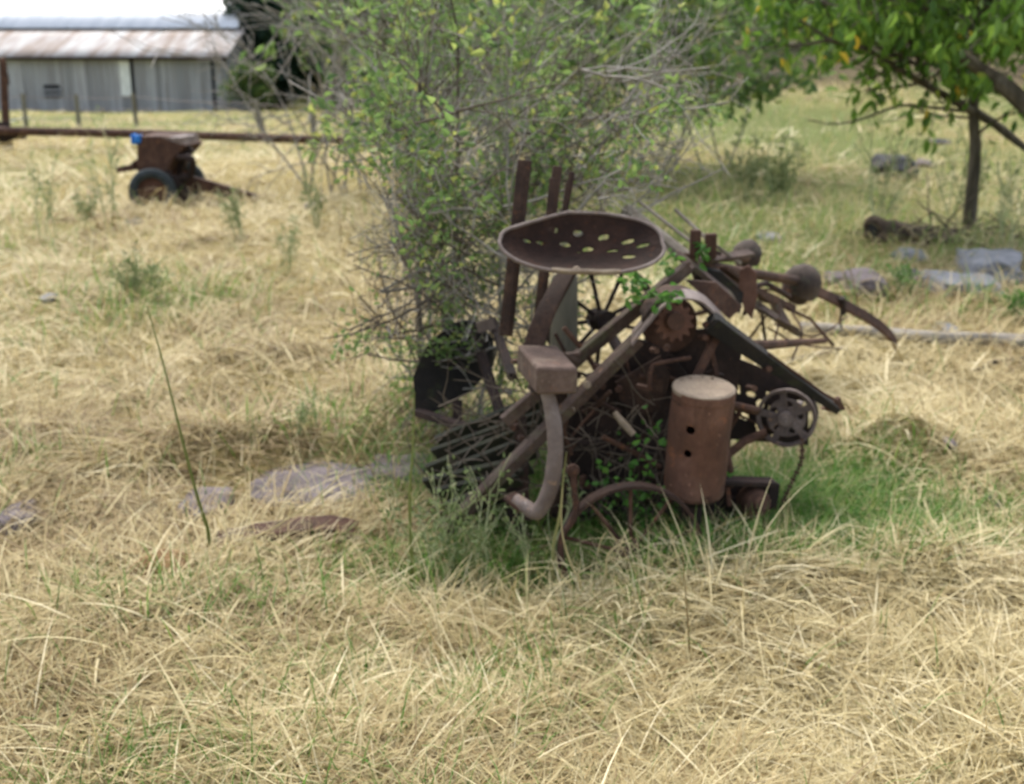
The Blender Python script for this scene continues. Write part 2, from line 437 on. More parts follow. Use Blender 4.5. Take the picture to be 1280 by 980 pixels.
# long bright single straws in the foreground
x, y = scatter(1100, 1.5, 6); g = green(x, y); ok = rng.random(len(x)) > g * .7; x, y = x[ok], y[ok]; n = len(x)
D = blades(x, y, np.where(rng.random(n) < .6, rng.normal(.5, .5, n), rng.uniform(0, 6.28, n)) + np.where(rng.random(n) < .5, np.pi, 0), rng.uniform(.12, .34, n), rng.uniform(.003, .0055, n),
           rng.uniform(.05, .8, n), rng.uniform(-.35, .3, n), np.clip(rng.normal(.85, .12, n), 0, 1), .02, 5)
nt = 170   # dry stems standing along the front of the machine
x = rng.uniform(-.4, .62, nt); y = rng.uniform(2.35, 2.8, nt)
T = blades(x, y, rng.uniform(0, 6.28, nt), rng.uniform(.12, .36, nt), rng.uniform(.002, .0045, nt), rng.uniform(.8, 1.5, nt), rng.uniform(-.6, .9, nt), np.clip(rng.normal(.65, .2, nt), 0, 1), 0, 5)
V = cat([A, B, D, T])
meta(np_obj('dry_straw', V[0], V[1], V[2], M['straw'], rnd=V[3]), 'matted dry straw covering the field', 'straw', kind='stuff')
# green grass
x, y = scatter(105000, 1.5, 48); g = green(x, y); ok = rng.random(len(x)) < np.clip(g * 1.05 + .015, 0, 1); x, y, g = x[ok], y[ok], g[ok]; n = len(x)
sc = np.maximum(1, y / 2.6) ** .72
far = sstep(4, 9, y)
A = blades(x, y, rng.uniform(0, 6.28, n), rng.uniform(.05, .17, n) * np.minimum(sc, 2.0), rng.uniform(.002, .0045, n) * sc,
           rng.uniform(.7, 1.5, n), rng.uniform(-.4, .9, n), np.clip(rng.normal(.36, .2, n) + far * .45, 0, 1))
nn = 40000
x = rng.normal(.62, .5, nn); y = rng.normal(3.1, .27, nn); g = green(x, y); ok = (rng.random(nn) < g) ; x, y = x[ok], y[ok]; n = len(x)
B = blades(x, y, rng.uniform(0, 6.28, n), rng.uniform(.04, .17, n), rng.uniform(.002, .0062, n), rng.uniform(.5, 1.5, n), rng.uniform(-.6, .9, n), np.clip(np.where(rng.random(n) < .14, rng.uniform(.85, 1, n), rng.normal(.42, .24, n)), 0, 1))
nt = 45   # taller grass standing before the left end of the machine
x = rng.normal(-.12, .13, nt); y = rng.uniform(2.5, 2.9, nt)
T = blades(x, y, rng.uniform(0, 6.28, nt), rng.uniform(.10, .42, nt), rng.uniform(.0025, .005, nt), rng.uniform(1.0, 1.55, nt), rng.uniform(-.2, 1.2, nt), np.clip(rng.normal(.6, .25, nt), 0, 1), 0, 5)
V = cat([A, B, T])
meta(np_obj('green_grass', V[0], V[1], V[2], M['grass'], rnd=V[3]), 'green grass growing thickest round the rusted machine', 'grass', kind='stuff')

# ---------------------------------------------------------------- leaves and branches
def leaf_mesh(pos, d, size, width=.45, fold=.18, jit=.25):
    """six-vertex folded leaves at pos along directions d"""
    pos = np.asarray(pos, float); d = np.asarray(d, float); n = len(pos)
    d = d / np.linalg.norm(d, axis=1, keepdims=True)
    r = rng.normal(size=(n, 3)); s = np.cross(d, r); s /= np.linalg.norm(s, axis=1, keepdims=True) + 1e-9
    u = np.cross(s, d); L = (np.broadcast_to(size, (n,)) * rng.uniform(1 - jit, 1 + jit, n))[:, None]; W = L * width
    b = pos; tip = pos + d * L - u * L * .12; m1 = pos + d * L * .33; m2 = pos + d * L * .7
    V = np.stack([b, m1 + s * W * .5 + u * L * fold, m2 + s * W * .36 + u * L * fold * .6, tip, m2 - s * W * .36 + u * L * fold * .6, m1 - s * W * .5 + u * L * fold], 1).reshape(-1, 3)
    f = np.array([[0, 1, 2, 3], [0, 3, 4, 5]])
    return V, (f[None] + (np.arange(n) * 6)[:, None, None]).reshape(-1), np.full(2 * n, 4)

def leaf_obj(name, pos, d, size, mat, parent, rmean=.45, rsd=.25, clump=0, **kw):
    pos = np.asarray(pos, float)
    V, Fc, C = leaf_mesh(pos, d, size, **kw)
    r = rng.normal(rmean, rsd, len(pos))
    r = np.where(rng.random(len(pos)) < .03, rng.uniform(.9, 1, len(pos)), np.clip(r, 0, .93))
    return np_obj(name, V, Fc, C, mat, parent, np.repeat(r, 6))

def wander(p, d, L, r0, r1, seg=6, wob=.25, up=.0, rnd=random):
    pts = [Vector(p)]; d = Vector(d).normalized(); rad = [r0]
    for i in range(seg):
        d = (d + Vector((rnd.uniform(-1, 1), rnd.uniform(-1, 1), rnd.uniform(-1, 1))) * wob + Vector((0, 0, up))).normalized()
        pts.append(pts[-1] + d * L / seg); rad.append(r0 + (r1 - r0) * (i + 1) / seg)
    return pts, rad

PRUNE = [None]; OFFS = [0]
def branches(mb, p, d, L, r, level, tips, kids=(4, 4, 4), wob=.22, up=.05, shrink=.55, ang=.7, minr=.0012, sides=(7, 5, 4, 3), lvl=0, along=.25):
    OFFS[0] = random.gauss(0, 42)
    pts, rad = wander(p, d, L, r, max(r * .35, minr), 6, wob, up)
    if PRUNE[0]:
        k = 0
        while k < 7 and not PRUNE[0](pts[k]): k += 1
        if k < 2: return
        if k < 7:
            end = pts[k - 1]; pts = [pts[0].lerp(end, i / 6) for i in range(7)] if k < 3 else pts[:k] + [end + (pts[k - 1] - pts[k - 2]) * .01 * (i + 1) for i in range(7 - k)]
    mb.tube(pts, rad, sides[min(lvl, len(sides) - 1)], cap=lvl == 0)
    if level == 0:
        tips.append((pts, L)); return
    for k in range(kids[min(lvl, len(kids) - 1)]):
        t = along + (1 - along) * (k + random.random()) / kids[min(lvl, len(kids) - 1)]
        i = min(int(t * 6), 5); q = pts[i].lerp(pts[i + 1], t * 6 - i)
        dd = (pts[i + 1] - pts[i]).normalized()
        s = dd.orthogonal().normalized(); s.rotate(Matrix.Rotation(random.uniform(0, 6.28), 3, dd))
        nd = (dd * math.cos(ang) + s * math.sin(ang) * random.uniform(.7, 1.3)).normalized()
        branches(mb, q, nd, L * shrink * random.uniform(.7, 1.2), max(rad[i] * .6, minr), level - 1, tips, kids, wob, up, shrink, ang, minr, sides, lvl + 1, along)

def tip_leaves(tips, per, spread=.02, droop=.3):
    pos = []; ds = []
    for pts, L in tips:
        for _ in range(per):
            t = random.random() * (len(pts) - 1); i = min(int(t), len(pts) - 2); q = pts[i].lerp(pts[i + 1], t - i)
            dd = (pts[i + 1] - pts[i]).normalized()
            v = dd * .5 + Vector((random.gauss(0, .6), random.gauss(0, .6), random.gauss(0, .5) - droop))
            pos.append(q + Vector((random.gauss(0, spread), random.gauss(0, spread), random.gauss(0, spread)))); ds.append(v)
    return np.array([tuple(p) for p in pos]), np.array([tuple(p) for p in ds])

exec_parts = []
# ---------------------------------------------------------------- the rusted machine
mbase = Vector((.18, 3.05, gz(.18, 3.05)))
mach = thing('farm_machine', mbase, 'rusted old farm machine with perforated pan seat and upright canister, half sunk in grass', 'farm machine')
M['drum'] = rust('brown_grey_drum', (.025, .017, .013), (.06, .042, .032), (.105, .078, .06), (.075, .075, .045), scale=9, amt=.6)
RU, RD, RR, RG, RM, GB = M['rust'], M['rust_dark'], M['rust_red'], M['rust_grey'], M['rust_moss'], M['guard_black']

M['block'] = rust('brown_block_iron', (.05, .029, .021), (.10, .063, .047), (.15, .10, .078), (.17, .13, .095), scale=7, amt=.6)
# seat: dished oval pan with punched holes and a rolled rim
sc0 = P(726, 306, 2.98); ex = Vector((1, .10, -.05)).normalized(); ey = Vector((-.05, .74, .67)); ey = (ey - ex * ey.dot(ex)).normalized(); ez = ex.cross(ey)
SW, SD = .212, .098
def seat_pt(u, v):
    q = u * 2 * math.pi; r = .02 + .98 * v
    cx, cy = math.cos(q), math.sin(q)
    sq = 1.0 + .10 * abs(math.sin(2 * q)) * (1 if cy < 0 else .3)
    x = cx * r * SW * sq; y = cy * r * SD * sq * (1.0 if cy > 0 else .92)
    if cy > 0: x += .012 * cy * r
    if cy > 0 and cx < -.2: y *= 1 - .38 * min(1, (-cx - .2) / .6) * r
    z = -.034 * (1 - r ** 2.2) + .02 * r * r * cx * cx + .012 * r * max(cy, 0)
    return sc0 + ex * x + ey * y + ez * z
def seat_uv(px, py):
    # where a photo pixel meets the pan, by search
    best = None
    for i in range(96):
        for j in range(4, 40):
            p = seat_pt(i / 96, j / 40); 
            t = (p.y * cp - (p.z - CH) * sp); X = CX + F * p.x / t; Y = CY - F * (p.y * sp + (p.z - CH) * cp) / t
            # (rotate into camera space: forward = (0,cp,-sp), up = (0,sp,cp))
            e = (X - px) ** 2 + (Y - py) ** 2
            if best is None or e < best[0]: best = (e, i / 96, j / 40)
    return best[1:]
holes = []
for hx, hy in ((657, 301), (677, 305), (690, 288), (706, 306), (722, 292), (734, 312), (754, 297), (765, 315), (784, 302), (785, 321), (805, 307)):
    u, v = seat_uv(hx, hy); r = .02 + .98 * v
    holes.append((u, v, .0098 / (2 * math.pi * r * .165), .0115 / .14))
m = MB(); m.grid(seat_pt, 220, 60, holes, wrap=True)
seat = m.build('seat', M['seat_rust'], mach, solid=.004, smooth=60)
m = MB(); rim = [seat_pt(k / 64, 1) for k in range(65)]; m.tube(rim, .0052, 8, cap=False)
m.build('seat_rim', RG, seat, rough=.001)
m = MB(); m.tube([seat_pt(.69 + .13 * k / 12, .99) + ez * .006 for k in range(13)], [.004] + [.0075] * 11 + [.004], 6); m.tube([seat_pt(.735, .97) + ez * .006, seat_pt(.735, .88) + ez * .008], .010, 8)
m.build('front_lip', M['lid'], seat, rough=.002)
# spring post under the seat
m = MB(); m.ribbon(curve([P(666, 436, 2.90), P(678, 400, 2.92), P(694, 368, 2.96), P(712, 338, 3.02), P(738, 318, 3.06)], 6), .068, .014, (1, .1, .35))
m.build('seat_post', M['rust_mid'], mach, bev=.003)
# weight block
def blk(m, corners_top, h):
    m.prism(corners_top, Vector((0, 0, -h)))
A_, B_, C_ = P(671, 459, 2.68), P(723, 460, 2.74), P(646, 430, 2.86)
m = MB(); blk(m, [A_, B_, B_ + (C_ - A_), C_], .069); m.build('weight_block', M['block'], mach, bev=.008, rough=.0025)
m = MB(); cb = (A_ + B_ + C_ + (B_ + C_ - A_)) / 4 - Vector((.0, 0, .084)); m.lathe(cb, (0, 0, 1), [(.035, -.012), (.05, .0), (.045, .018)], 20); m.build('block_base', RD, mach)
# curved arm under the block
m = MB(); pts = curve([P(682, 484, 2.76), P(690, 515, 2.745), P(694, 550, 2.73), P(693, 585, 2.72), P(685, 618, 2.72), P(672, 640, 2.73), P(657, 633, 2.75), P(644, 624, 2.77)], 6)
m.tube(pts, [.018 + .003 * math.sin(3.14 * i / (len(pts) - 1)) for i in range(len(pts))], 12); m.build('curved_arm', RG, mach, rough=.002)
m = MB(); m.bar(P(655, 634, 2.76), P(636, 619, 2.79), .05, .016); m.build('foot_pad', RU, mach, bev=.005, rough=.003)
# angle-iron beams
def angle_iron(pts, a, b, up):
    m = MB(); pts = [Vector(p) for p in pts]
    for p0, p1 in zip(pts[:-1], pts[1:]):
        d = (p1 - p0).normalized(); s = d.cross(Vector(up)).normalized(); n = s.cross(d)
        m.bar(p0, p1, .007, a, up); m.bar(p0 + n * (a / 2 + .0045) - s * b / 2, p1 + n * (a / 2 + .0045) - s * b / 2, b, .008, up)
    return m
bA = [P(552, 672, 2.94), P(640, 585, 2.94), P(720, 508, 2.95), P(800, 426, 2.99)]
bm_ = MB(); bm_.bar(bA[0], bA[3], .010, .033, (0, -.25, 1)); bm_.bar(bA[0] + Vector((-.008, .014, .018)), bA[3] + Vector((-.008, .014, .018)), .026, .007, (0, -.25, 1))
beam = bm_.build('long_beam', RM, mach, bev=.003, rough=.003)
m = MB(); m.lathe(P(734, 481, 2.93), (.2, -1, .2), [(.0, -.004), (.010, -.004), (.010, .005), (.0, .007)], 8); m.build('bolt', M['lid'], beam)
m = MB(); m.bar(P(690, 476, 3.02), P(862, 333, 3.26), .012, .044, (0, -.25, 1)); m.bar(P(690, 472, 3.05), P(862, 331, 3.29), .045, .009, (0, -.25, 1)); m.bar(P(630, 528, 2.98), P(692, 475, 3.03), .016, .04, (0, -.2, 1))
m.build('rear_beam', RM, mach, bev=.003, rough=.003)
m = MB(); m.bar(P(640, 452, 2.97), P(724, 442, 3.05), .02, .012); m.bar(P(672, 430, 2.97), P(724, 452, 3.04), .012, .014); m.build('cross_bar', RM, mach, bev=.002)
# curved straps over the sprocket
m = MB()
for off, dy in ((0, 0), (9, .05)):
    m.ribbon(curve([P(790, 428 - off, 2.96 + dy), P(812, 400 - off, 2.99 + dy), P(830, 380 - off * .8, 3.02 + dy), P(852, 371 - off * .7, 3.05 + dy), P(876, 375 - off * .5, 3.07 + dy), P(893, 390 - off * .4, 3.08 + dy), P(908, 408 - off * .3, 3.09 + dy)], 5), .036, .006, (.1, 1, .2))
m.build('sprocket_strap', RG, mach, rough=.002)
m = MB(); m.grid(lambda u, v: P(804 + 102 * u, 404 - 34 * math.sin(math.pi * u ** .8) + (12 if u > .5 else 0) * (u - .5), 3.0 + .10 * u) + Vector((0, .10 * v, .012 * v)), 20, 6)
m.build('sprocket_cover', M['rust_mid'], mach, solid=.005, rough=.004)
sax = (.12, -1, .16)
m = MB(); m.gear(P(842, 402, 3.04), sax, .044, .056, .018, 13, .02); sp_ = m.build('sprocket', RR, mach, bev=.0015)
m = MB(); m.lathe(P(842, 401, 3.03), sax, [(.011, .03), (.024, .03), (.028, -.02)], 20); m.lathe(P(842, 400, 3.2), sax, [(.012, -.1), (.012, .15)], 10); m.build('sprocket_hub', RU, sp_)
m = MB(); m.lathe(P(838, 405, 3.17), sax, [(.0, .0), (.078, .0), (.082, -.012), (.07, -.03), (0, -.03)], 30); m.build('sprocket_backing', RU, mach, rough=.003)
# dark long guard to the right
m = MB(); g0, g1 = P(888, 398, 3.06), P(1046, 510, 3.10)
m.bar(g0, g1, .05, .034, (0, -.3, 1), .034, .016); m.bar(g0 + Vector((0, -.03, -.012)), g1 + Vector((0, -.02, -.006)), .006, .052, (0, -.3, 1), .006, .02)
guard = m.build('long_guard', GB, mach, bev=.003, rough=.003)
m = MB(); m.prism([P(1028, 512, 3.1), P(1050, 497, 3.1), P(1057, 512, 3.1), P(1042, 516, 3.1)], (0, .02, 0)); m.build('pointed_tip', RU, guard)
m = MB(); m.tube(curve([P(960, 442, 3.07), P(1000, 470, 3.08), P(1030, 492, 3.08), P(1051, 503, 3.09)], 4), .004, 6); m.build('guard_rod', RU, guard)
# big dark side plates in the belly
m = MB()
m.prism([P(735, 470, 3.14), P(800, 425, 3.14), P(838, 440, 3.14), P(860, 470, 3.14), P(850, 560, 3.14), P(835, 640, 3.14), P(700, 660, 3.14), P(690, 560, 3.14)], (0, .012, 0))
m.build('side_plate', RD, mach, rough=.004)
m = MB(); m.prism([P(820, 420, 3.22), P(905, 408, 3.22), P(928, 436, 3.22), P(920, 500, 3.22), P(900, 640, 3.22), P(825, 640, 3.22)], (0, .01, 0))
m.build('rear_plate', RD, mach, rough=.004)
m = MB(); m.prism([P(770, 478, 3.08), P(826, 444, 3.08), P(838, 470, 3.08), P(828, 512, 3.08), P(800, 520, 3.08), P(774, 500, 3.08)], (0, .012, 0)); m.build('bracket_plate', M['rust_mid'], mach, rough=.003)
m = MB(); m.tube([P(812, 487, 2.98), P(812, 468, 2.98), P(816, 456, 2.985), P(826, 453, 2.99), P(863, 447, 3.02)], .006, 8); m.bar(P(796, 482, 3.0), P(814, 486, 2.98), .016, .010); m.build('bent_handle', RU, mach)
m = MB(); m.bar(P(868, 476, 3.04), P(896, 420, 3.08), .022, .03, (0, -1, .2)); m.bar(P(896, 470, 3.06), P(884, 418, 3.08), .014, .02, (0, -1, .2)); m.build('canister_stay', RU, mach, bev=.002)
m = MB(); m.tube([P(768, 515, 2.98), P(778, 528, 2.97), P(792, 543, 2.96)], [.007, .010, .009], 8); m.build('short_rod', M['lid'], mach)
# canister with lid
c0, c1 = P(867, 613, 2.925), P(880, 485, 2.895); ax = (c1 - c0); hgt = ax.length; ax.normalize()
x_ = Vector((1, 0, 0)); x_ = (x_ - ax * x_.dot(ax)).normalized(); y_ = ax.cross(x_); CR = 37.5 * U(550, 2.92)
def can_pt(u, v):
    q = u * 2 * math.pi; r = CR * (1 + .018 * (v > .93) - .03 * (v < .03)) * (1 + .010 * math.sin(9 * v + 3 * q) + .014 * math.sin(2 * q + 4 * v) + .03 * mnoise.noise(Vector((math.cos(q) * 1.8, math.sin(q) * 1.8, v * 3.2))) - .05 * math.exp(-((v - .42) / .1) ** 2 - ((q - 4.1) / .35) ** 2))
    return c0 + ax * hgt * v + (x_ * math.cos(q) + y_ * math.sin(q)) * r
def can_uv(px, py):
    best = None
    for i in range(180):
        for j in range(60):
            p = can_pt(i / 180, j / 60)
            if (p - (c0 + ax * hgt * j / 60)).y > 0: continue
            t = p.y * cp - (p.z - CH) * sp; X = CX + F * p.x / t; Y = CY - F * (p.y * sp + (p.z - CH) * cp) / t
            e = (X - px) ** 2 + (Y - py) ** 2
            if best is None or e < best[0]: best = (e, i / 180, j / 60)
    return best[1:]
hol = []
for hx, hy, r in ((863, 537, .0125), (860, 567, .0115)):
    u, v = can_uv(hx, hy); hol.append((u, v, r / (2 * math.pi * CR), r / hgt))
m = MB(); m.grid(can_pt, 200, 130, hol, wrap=True); can = m.build('canister', RR, mach, solid=.003, smooth=60)
m = MB(); m.lathe(c0 + ax * hgt, ax, [(.0, .004), (CR * .6, .005), (CR * .96, .006), (CR * 1.035, .002), (CR * 1.03, -.008), (CR * .9, -.008)], 40); lid = m.build('lid', M['lid'], can, rough=.001)
for dx in (-.055, -.028, 0.006, .03):
    m = MB(); m.bar(c1 + Vector((dx, .068 - abs(dx) * .5, -.002)), c1 + Vector((dx, .068 - abs(dx) * .5, .016)), .008, .008); m.build('lid_tab', M['lid'], lid)
m = MB(); m.ring(c0 + ax * hgt * .90, ax, CR * 1.02, .006, .004, 36); m.build('band', RU, can)
m = MB(); m.ring(c0 + ax * .012, ax, CR * 1.015, .02, .006, 36); m.build('band', RU, can)
m = MB(); m.lathe(c0 - ax * .004, ax, [(CR * .95, .006), (CR * .7, -.02), (.03, -.03), (.028, -.10)], 24); m.build('canister_base', RD, mach)
# ornamental chain wheel
wc = P(983, 522, 3.16); wax = Vector((-.42, -1, .12)); wr = 37 * U(522, 3.16)
m = MB(); m.ring(wc, wax, wr, .022, .010, 44); M['pulley'] = rust('pulley_iron', (.065, .047, .04), (.145, .11, .095), (.24, .19, .17), scale=13); cw = m.build('chain_wheel', M['pulley'], mach, bev=.002, rough=.001)
m = MB(); a_ = wax.normalized(); x2 = a_.orthogonal().normalized(); y2 = a_.cross(x2)
for k in range(5):
    q = 2 * math.pi * k / 5 + .4; d = x2 * math.cos(q) + y2 * math.sin(q)
    m.bar(wc + d * .016, wc + d * (wr - .006), .014, .010, a_, .022, .008)
m.build('spokes', M['pulley'], cw, bev=.002)
m = MB(); hp = [(k / 5 + .02, .62, .055, .22) for k in range(5)]; m.grid(lambda u, v: wc + (x2 * math.cos(2 * math.pi * u) + y2 * math.sin(2 * math.pi * u)) * (.014 + .042 * v), 90, 26, hp, wrap=True); m.build('hub_plate', M['pulley'], cw, solid=.008)
m = MB(); m.lathe(wc, wax, [(.008, .022), (.02, .022), (.022, -.03)], 16); m.lathe(wc, wax, [(.009, .03), (.009, -.26)], 10); m.build('hub', RG, cw)
m = MB(); m.ring(wc - a_ * .07, wax, wr * .93, .02, .012, 30); m.build('back_ring', RD, cw)
# perforated dark plates behind it
ph = [(random.uniform(.05, .95), random.uniform(.3, .95), random.uniform(.03, .065), random.uniform(.04, .075)) for _ in range(15)]
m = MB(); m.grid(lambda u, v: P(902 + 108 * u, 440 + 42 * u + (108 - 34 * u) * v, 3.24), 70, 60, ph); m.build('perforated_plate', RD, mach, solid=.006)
# hanging chain
m = MB(); cpts = curve([P(1002, 548, 3.13), P(1002, 575, 3.12), P(990, 602, 3.11), P(979, 628, 3.10), P(976, 655, 3.10)], 6)
for k, (p, q) in enumerate(zip(cpts[:-1], cpts[1:])): m.bar(p, p.lerp(q, .8), .014 if k % 2 else .006, .006 if k % 2 else .014, (0, -1, 0))
m.build('chain', RU, mach)
m = MB(); m.tube([P(910, 505, 3.10), P(948, 514, 3.12)], .012, 8); m.tube([P(902, 575, 3.12), P(930, 552, 3.14), P(958, 540, 3.14)], .013, 8); m.tube([P(905, 548, 3.2), P(930, 505, 3.2)], .008, 6); m.tube(curve([P(905, 555, 3.05), P(912, 585, 3.03), P(913, 608, 3.03)], 4), .011, 8); m.build('linkage', RU, mach)
# lower gearbox
m = MB(); m.bar(P(893, 600, 3.0), P(968, 603, 3.02), .05, .014); m.bar(P(884, 638, 2.99), P(930, 652, 3.0), .03, .014); m.bar(P(968, 604, 3.03), P(964, 636, 3.03), .012, .03); m.bar(P(893, 602, 3.0), P(893, 642, 3.0), .012, .03); m.prism([P(896, 606, 3.05), P(960, 606, 3.05), P(955, 650, 3.05), P(900, 648, 3.05)], (0, .01, 0))
gbx = m.build('gearbox_frame', RD, mach, bev=.002, rough=.002)
m = MB(); m.lathe(P(946, 629, 2.99), (.25, -1, .2), [(.0, .03), (.018, .03), (.02, .02), (.036, .016), (.042, .0), (.042, -.05), (.02, -.055)], 24); m.build('gear_hub', RU, gbx, rough=.002)
m = MB(); m.bar(P(909, 608, 2.99), P(912, 632, 2.99), .012, .012); m.build('side_strip', RR, gbx)
# support legs and axle
m = MB(); m.bar(P(880, 640, 3.05), P(905, 690, 3.05), .03, .03); m.bar(P(640, 600, 3.1), P(650, 680, 3.05), .04, .04); m.tube([P(640, 640, 3.1), P(960, 640, 3.12)], .018, 8); m.build('axle_frame', RD, mach)
# iron ground wheel
wcen = P(788, 692, 2.80); wa = Vector((.10, -1, .04)).normalized(); wR = 92 * U(690, 2.80)
whl = MB().ring(wcen, wa, wR, .042, .009, 56).build('ground_wheel', M['rust_mid'], mach, rough=.001)
m = MB(); x3 = wa.orthogonal().normalized(); y3 = wa.cross(x3)
for k in range(10):
    q = 2 * math.pi * k / 10 + .18; d = x3 * math.cos(q) + y3 * math.sin(q); m.tube([wcen + d * .03, wcen + d * (wR - .006)], .0055, 6)
m.build('spokes', RU, whl)
m = MB(); m.lathe(wcen, wa, [(.012, .05), (.03, .05), (.036, .02), (.036, -.05)], 16); m.build('hub', RU, whl)
m = MB(); m.tube(curve([P(716, 586, 2.80), P(718, 612, 2.79), P(720, 636, 2.78), P(713, 655, 2.77), P(703, 668, 2.76), P(701, 690, 2.75), P(706, 716, 2.74)], 5), .0085, 8); m.lathe(P(716, 588, 2.80), (0, -1, .2), [(.0, -.016), (.016, -.012), (.018, 0), (.016, .012), (0, .016)], 12); m.build('hook_rod', RU, mach)
# rear wheel seen through the frame
rc = P(752, 400, 3.62); ra = Vector((.35, -1, .1)).normalized(); rR = .19
rw = MB().ring(rc, ra, rR, .05, .009, 44).build('rear_wheel', RD, mach)
m = MB(); x4 = ra.orthogonal().normalized(); y4 = ra.cross(x4)
for k in range(9):
    q = 2 * math.pi * k / 9; d = x4 * math.cos(q) + y4 * math.sin(q); m.tube([rc, rc + d * (rR - .006)], .007, 6)
m.lathe(rc, ra, [(.01, .05), (.035, .05), (.035, -.05)], 14); m.tube([rc, rc + Vector((.1, -.5, -.12))], .018, 8); m.build('spokes', RD, rw)
# lever bars behind the seat
for (a1, b1, Y1, a2, b2, Y2, wd) in ((656, 200, 3.22, 632, 420, 3.12, .040), (697, 208, 3.28, 668, 440, 3.16, .030), (716, 214, 3.34, 700, 300, 3.3, .018)):
    m = MB(); m.bar(P(a1, b1, Y1), P(a2, b2, Y2), .014, wd, (1, 0, 0))
    m.bar(P(a1 - 6, b1 + 14, Y1 - .01), P(a2, b2, Y2 - .01), .010, wd * .6, (1, 0, 0)); m.build('lever', M['rust_mid'], mach, bev=.003, rough=.003)
# left side: dark shield, mossy deck, frame
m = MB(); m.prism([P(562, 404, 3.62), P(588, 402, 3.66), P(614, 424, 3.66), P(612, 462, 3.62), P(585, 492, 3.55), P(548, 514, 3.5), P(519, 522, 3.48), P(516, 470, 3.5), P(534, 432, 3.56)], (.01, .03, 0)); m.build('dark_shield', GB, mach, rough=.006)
m = MB()
for k in range(7):   # sloping apron of narrow rotten slats, uneven and gapped
    f = k / 6
    a = P(690 - 6 * k, 500 + 4 * k, 3.30 - .02 * k).lerp(P(676 - 4 * k, 606, 3.08), f); b = P(556 - 3 * k, 556, 3.32).lerp(P(562, 640, 3.10), f)
    m.bar(a + Vector((0, 0, random.gauss(0, .006))), b + Vector((random.gauss(0, .02), 0, random.gauss(0, .012))), .014, .094 - .008 * (k % 3), (0, -.6, 1))
m.build('sloping_deck', M['moss_board'], mach, bev=.002, rough=.006)
m = MB(); m.bar(P(600, 440, 3.55), P(640, 560, 3.2), .03, .02); m.bar(P(520, 515, 3.48), P(600, 540, 3.3), .03, .02); m.bar(P(615, 400, 3.5), P(640, 470, 3.1), .025, .02); m.bar(P(572, 500, 3.5), P(572, 580, 3.45), .03, .03); m.build('deck_frame', RD, mach, rough=.003)
m = MB(); m.bar(P(596, 410, 3.4), P(618, 404, 3.4), .01, .035, (0, 0, 1)); m.build('pale_bracket', RG, mach, rough=.003)
# right side: boom, planks, hanging blade, drums
m = MB()
m.bar(P(848, 318, 3.35), P(915, 372, 3.45), .05, .018, (0, -.4, 1)); m.bar(P(884, 336, 3.5), P(1000, 418, 4.1), .05, .02, (0, -.3, 1), .03, .02); m.bar(P(912, 366, 3.6), P(990, 408, 4.0), .06, .014, (0, -.6, 1))
m.build('plank_arm', RM, mach, bev=.003, rough=.005)
m = MB(); m.bar(P(858, 322, 3.4), P(992, 386, 4.5), .024, .03); m.bar(P(905, 335, 3.55), P(960, 376, 3.9), .03, .014); m.tube([P(884, 322, 3.45), P(912, 322, 4.0), P(936, 322, 4.5)], .016, 7); m.tube([P(870, 330, 3.5), P(930, 340, 4.0), P(1000, 352, 4.6)], .02, 8); m.build('boom', RU, mach, bev=.003, rough=.004)
m = MB(); m.prism([P(925, 338, 3.5), P(935, 332, 3.5), P(945, 342, 3.5), P(946, 372, 3.5), P(940, 400, 3.5), P(930, 386, 3.5), P(924, 362, 3.5)], (.004, .014, 0)); m.build('hanging_blade', RR, mach, rough=.003)
m = MB(); m.bar(P(868, 322, 3.4), P(870, 287, 3.4), .03, .02, (0, -1, 0)); m.bar(P(888, 322, 3.45), P(889, 292, 3.45), .034, .024, (0, -1, 0)); m.build('stub_post', RU, mach, bev=.003, rough=.002)
m = MB(); m.prism([P(872, 334, 3.45), P(902, 340, 3.45), P(930, 366, 3.5), P(926, 392, 3.5), P(905, 388, 3.45), P(880, 362, 3.42)], (0, .03, .0)); m.build('top_cover', GB, mach, rough=.006)
m = MB(); m.prism([P(856, 350, 3.2), P(896, 354, 3.25), P(928, 384, 3.3), P(912, 398, 3.28), P(880, 372, 3.2)], (0, .02, 0)); m.build('purple_cover', RU, mach, rough=.004)
def drum(px, py, Y, rad, mat):
    c = P(px, py, Y); r = rad * U(py, Y)
    m = MB(); m.lathe(c, (.35, -.5, .9), [(.0, r * .80), (r * .3, r * .78), (r * .62, r * .62), (r * .86, r * .34), (r * .97, 0), (r, -r * .2), (r * 1.04, -r * .22), (r * 1.04, -r * .34), (r * .9, -r * .34)], 28)
    d = m.build('drum', mat, mach, rough=.009)
    m = MB(); m.lathe(c - Vector((.35, -.5, .9)).normalized() * r * .4, (.35, -.5, .9), [(r * .8, .02), (r * .72, -r * .55), (r * .3, -r * .7), (0, -r * .7)], 20); m.build('drum_base', RD, d)
drum(1004, 352, 4.6, 25, M['drum']); drum(936, 316, 4.5, 18, M['drum'])
m = MB(); m.ribbon(curve([P(978, 358, 4.55), P(1020, 364, 4.6), P(1058, 382, 4.7), P(1092, 402, 4.85), P(1112, 418, 4.95), P(1120, 432, 5.0)], 5), .05, .014, (.2, .6, .6)); m.build('tine_arm', RU, mach, bev=.003, rough=.003)
m = MB(); m.tube([P(1053, 372, 4.65), P(1054, 392, 4.68)], .013, 8); m.tube(curve([P(1054, 384, 4.66), P(1050, 400, 4.66), P(1052, 410, 4.66)], 3), .005, 6); m.build('clamp', RD, mach)
m = MB(); m.tube([P(900, 432, 3.3), P(960, 431, 3.6), P(1032, 426, 4.0)], [.016, .017, .010], 8); m.build('long_pipe', RU, mach, rough=.003)
m = MB()
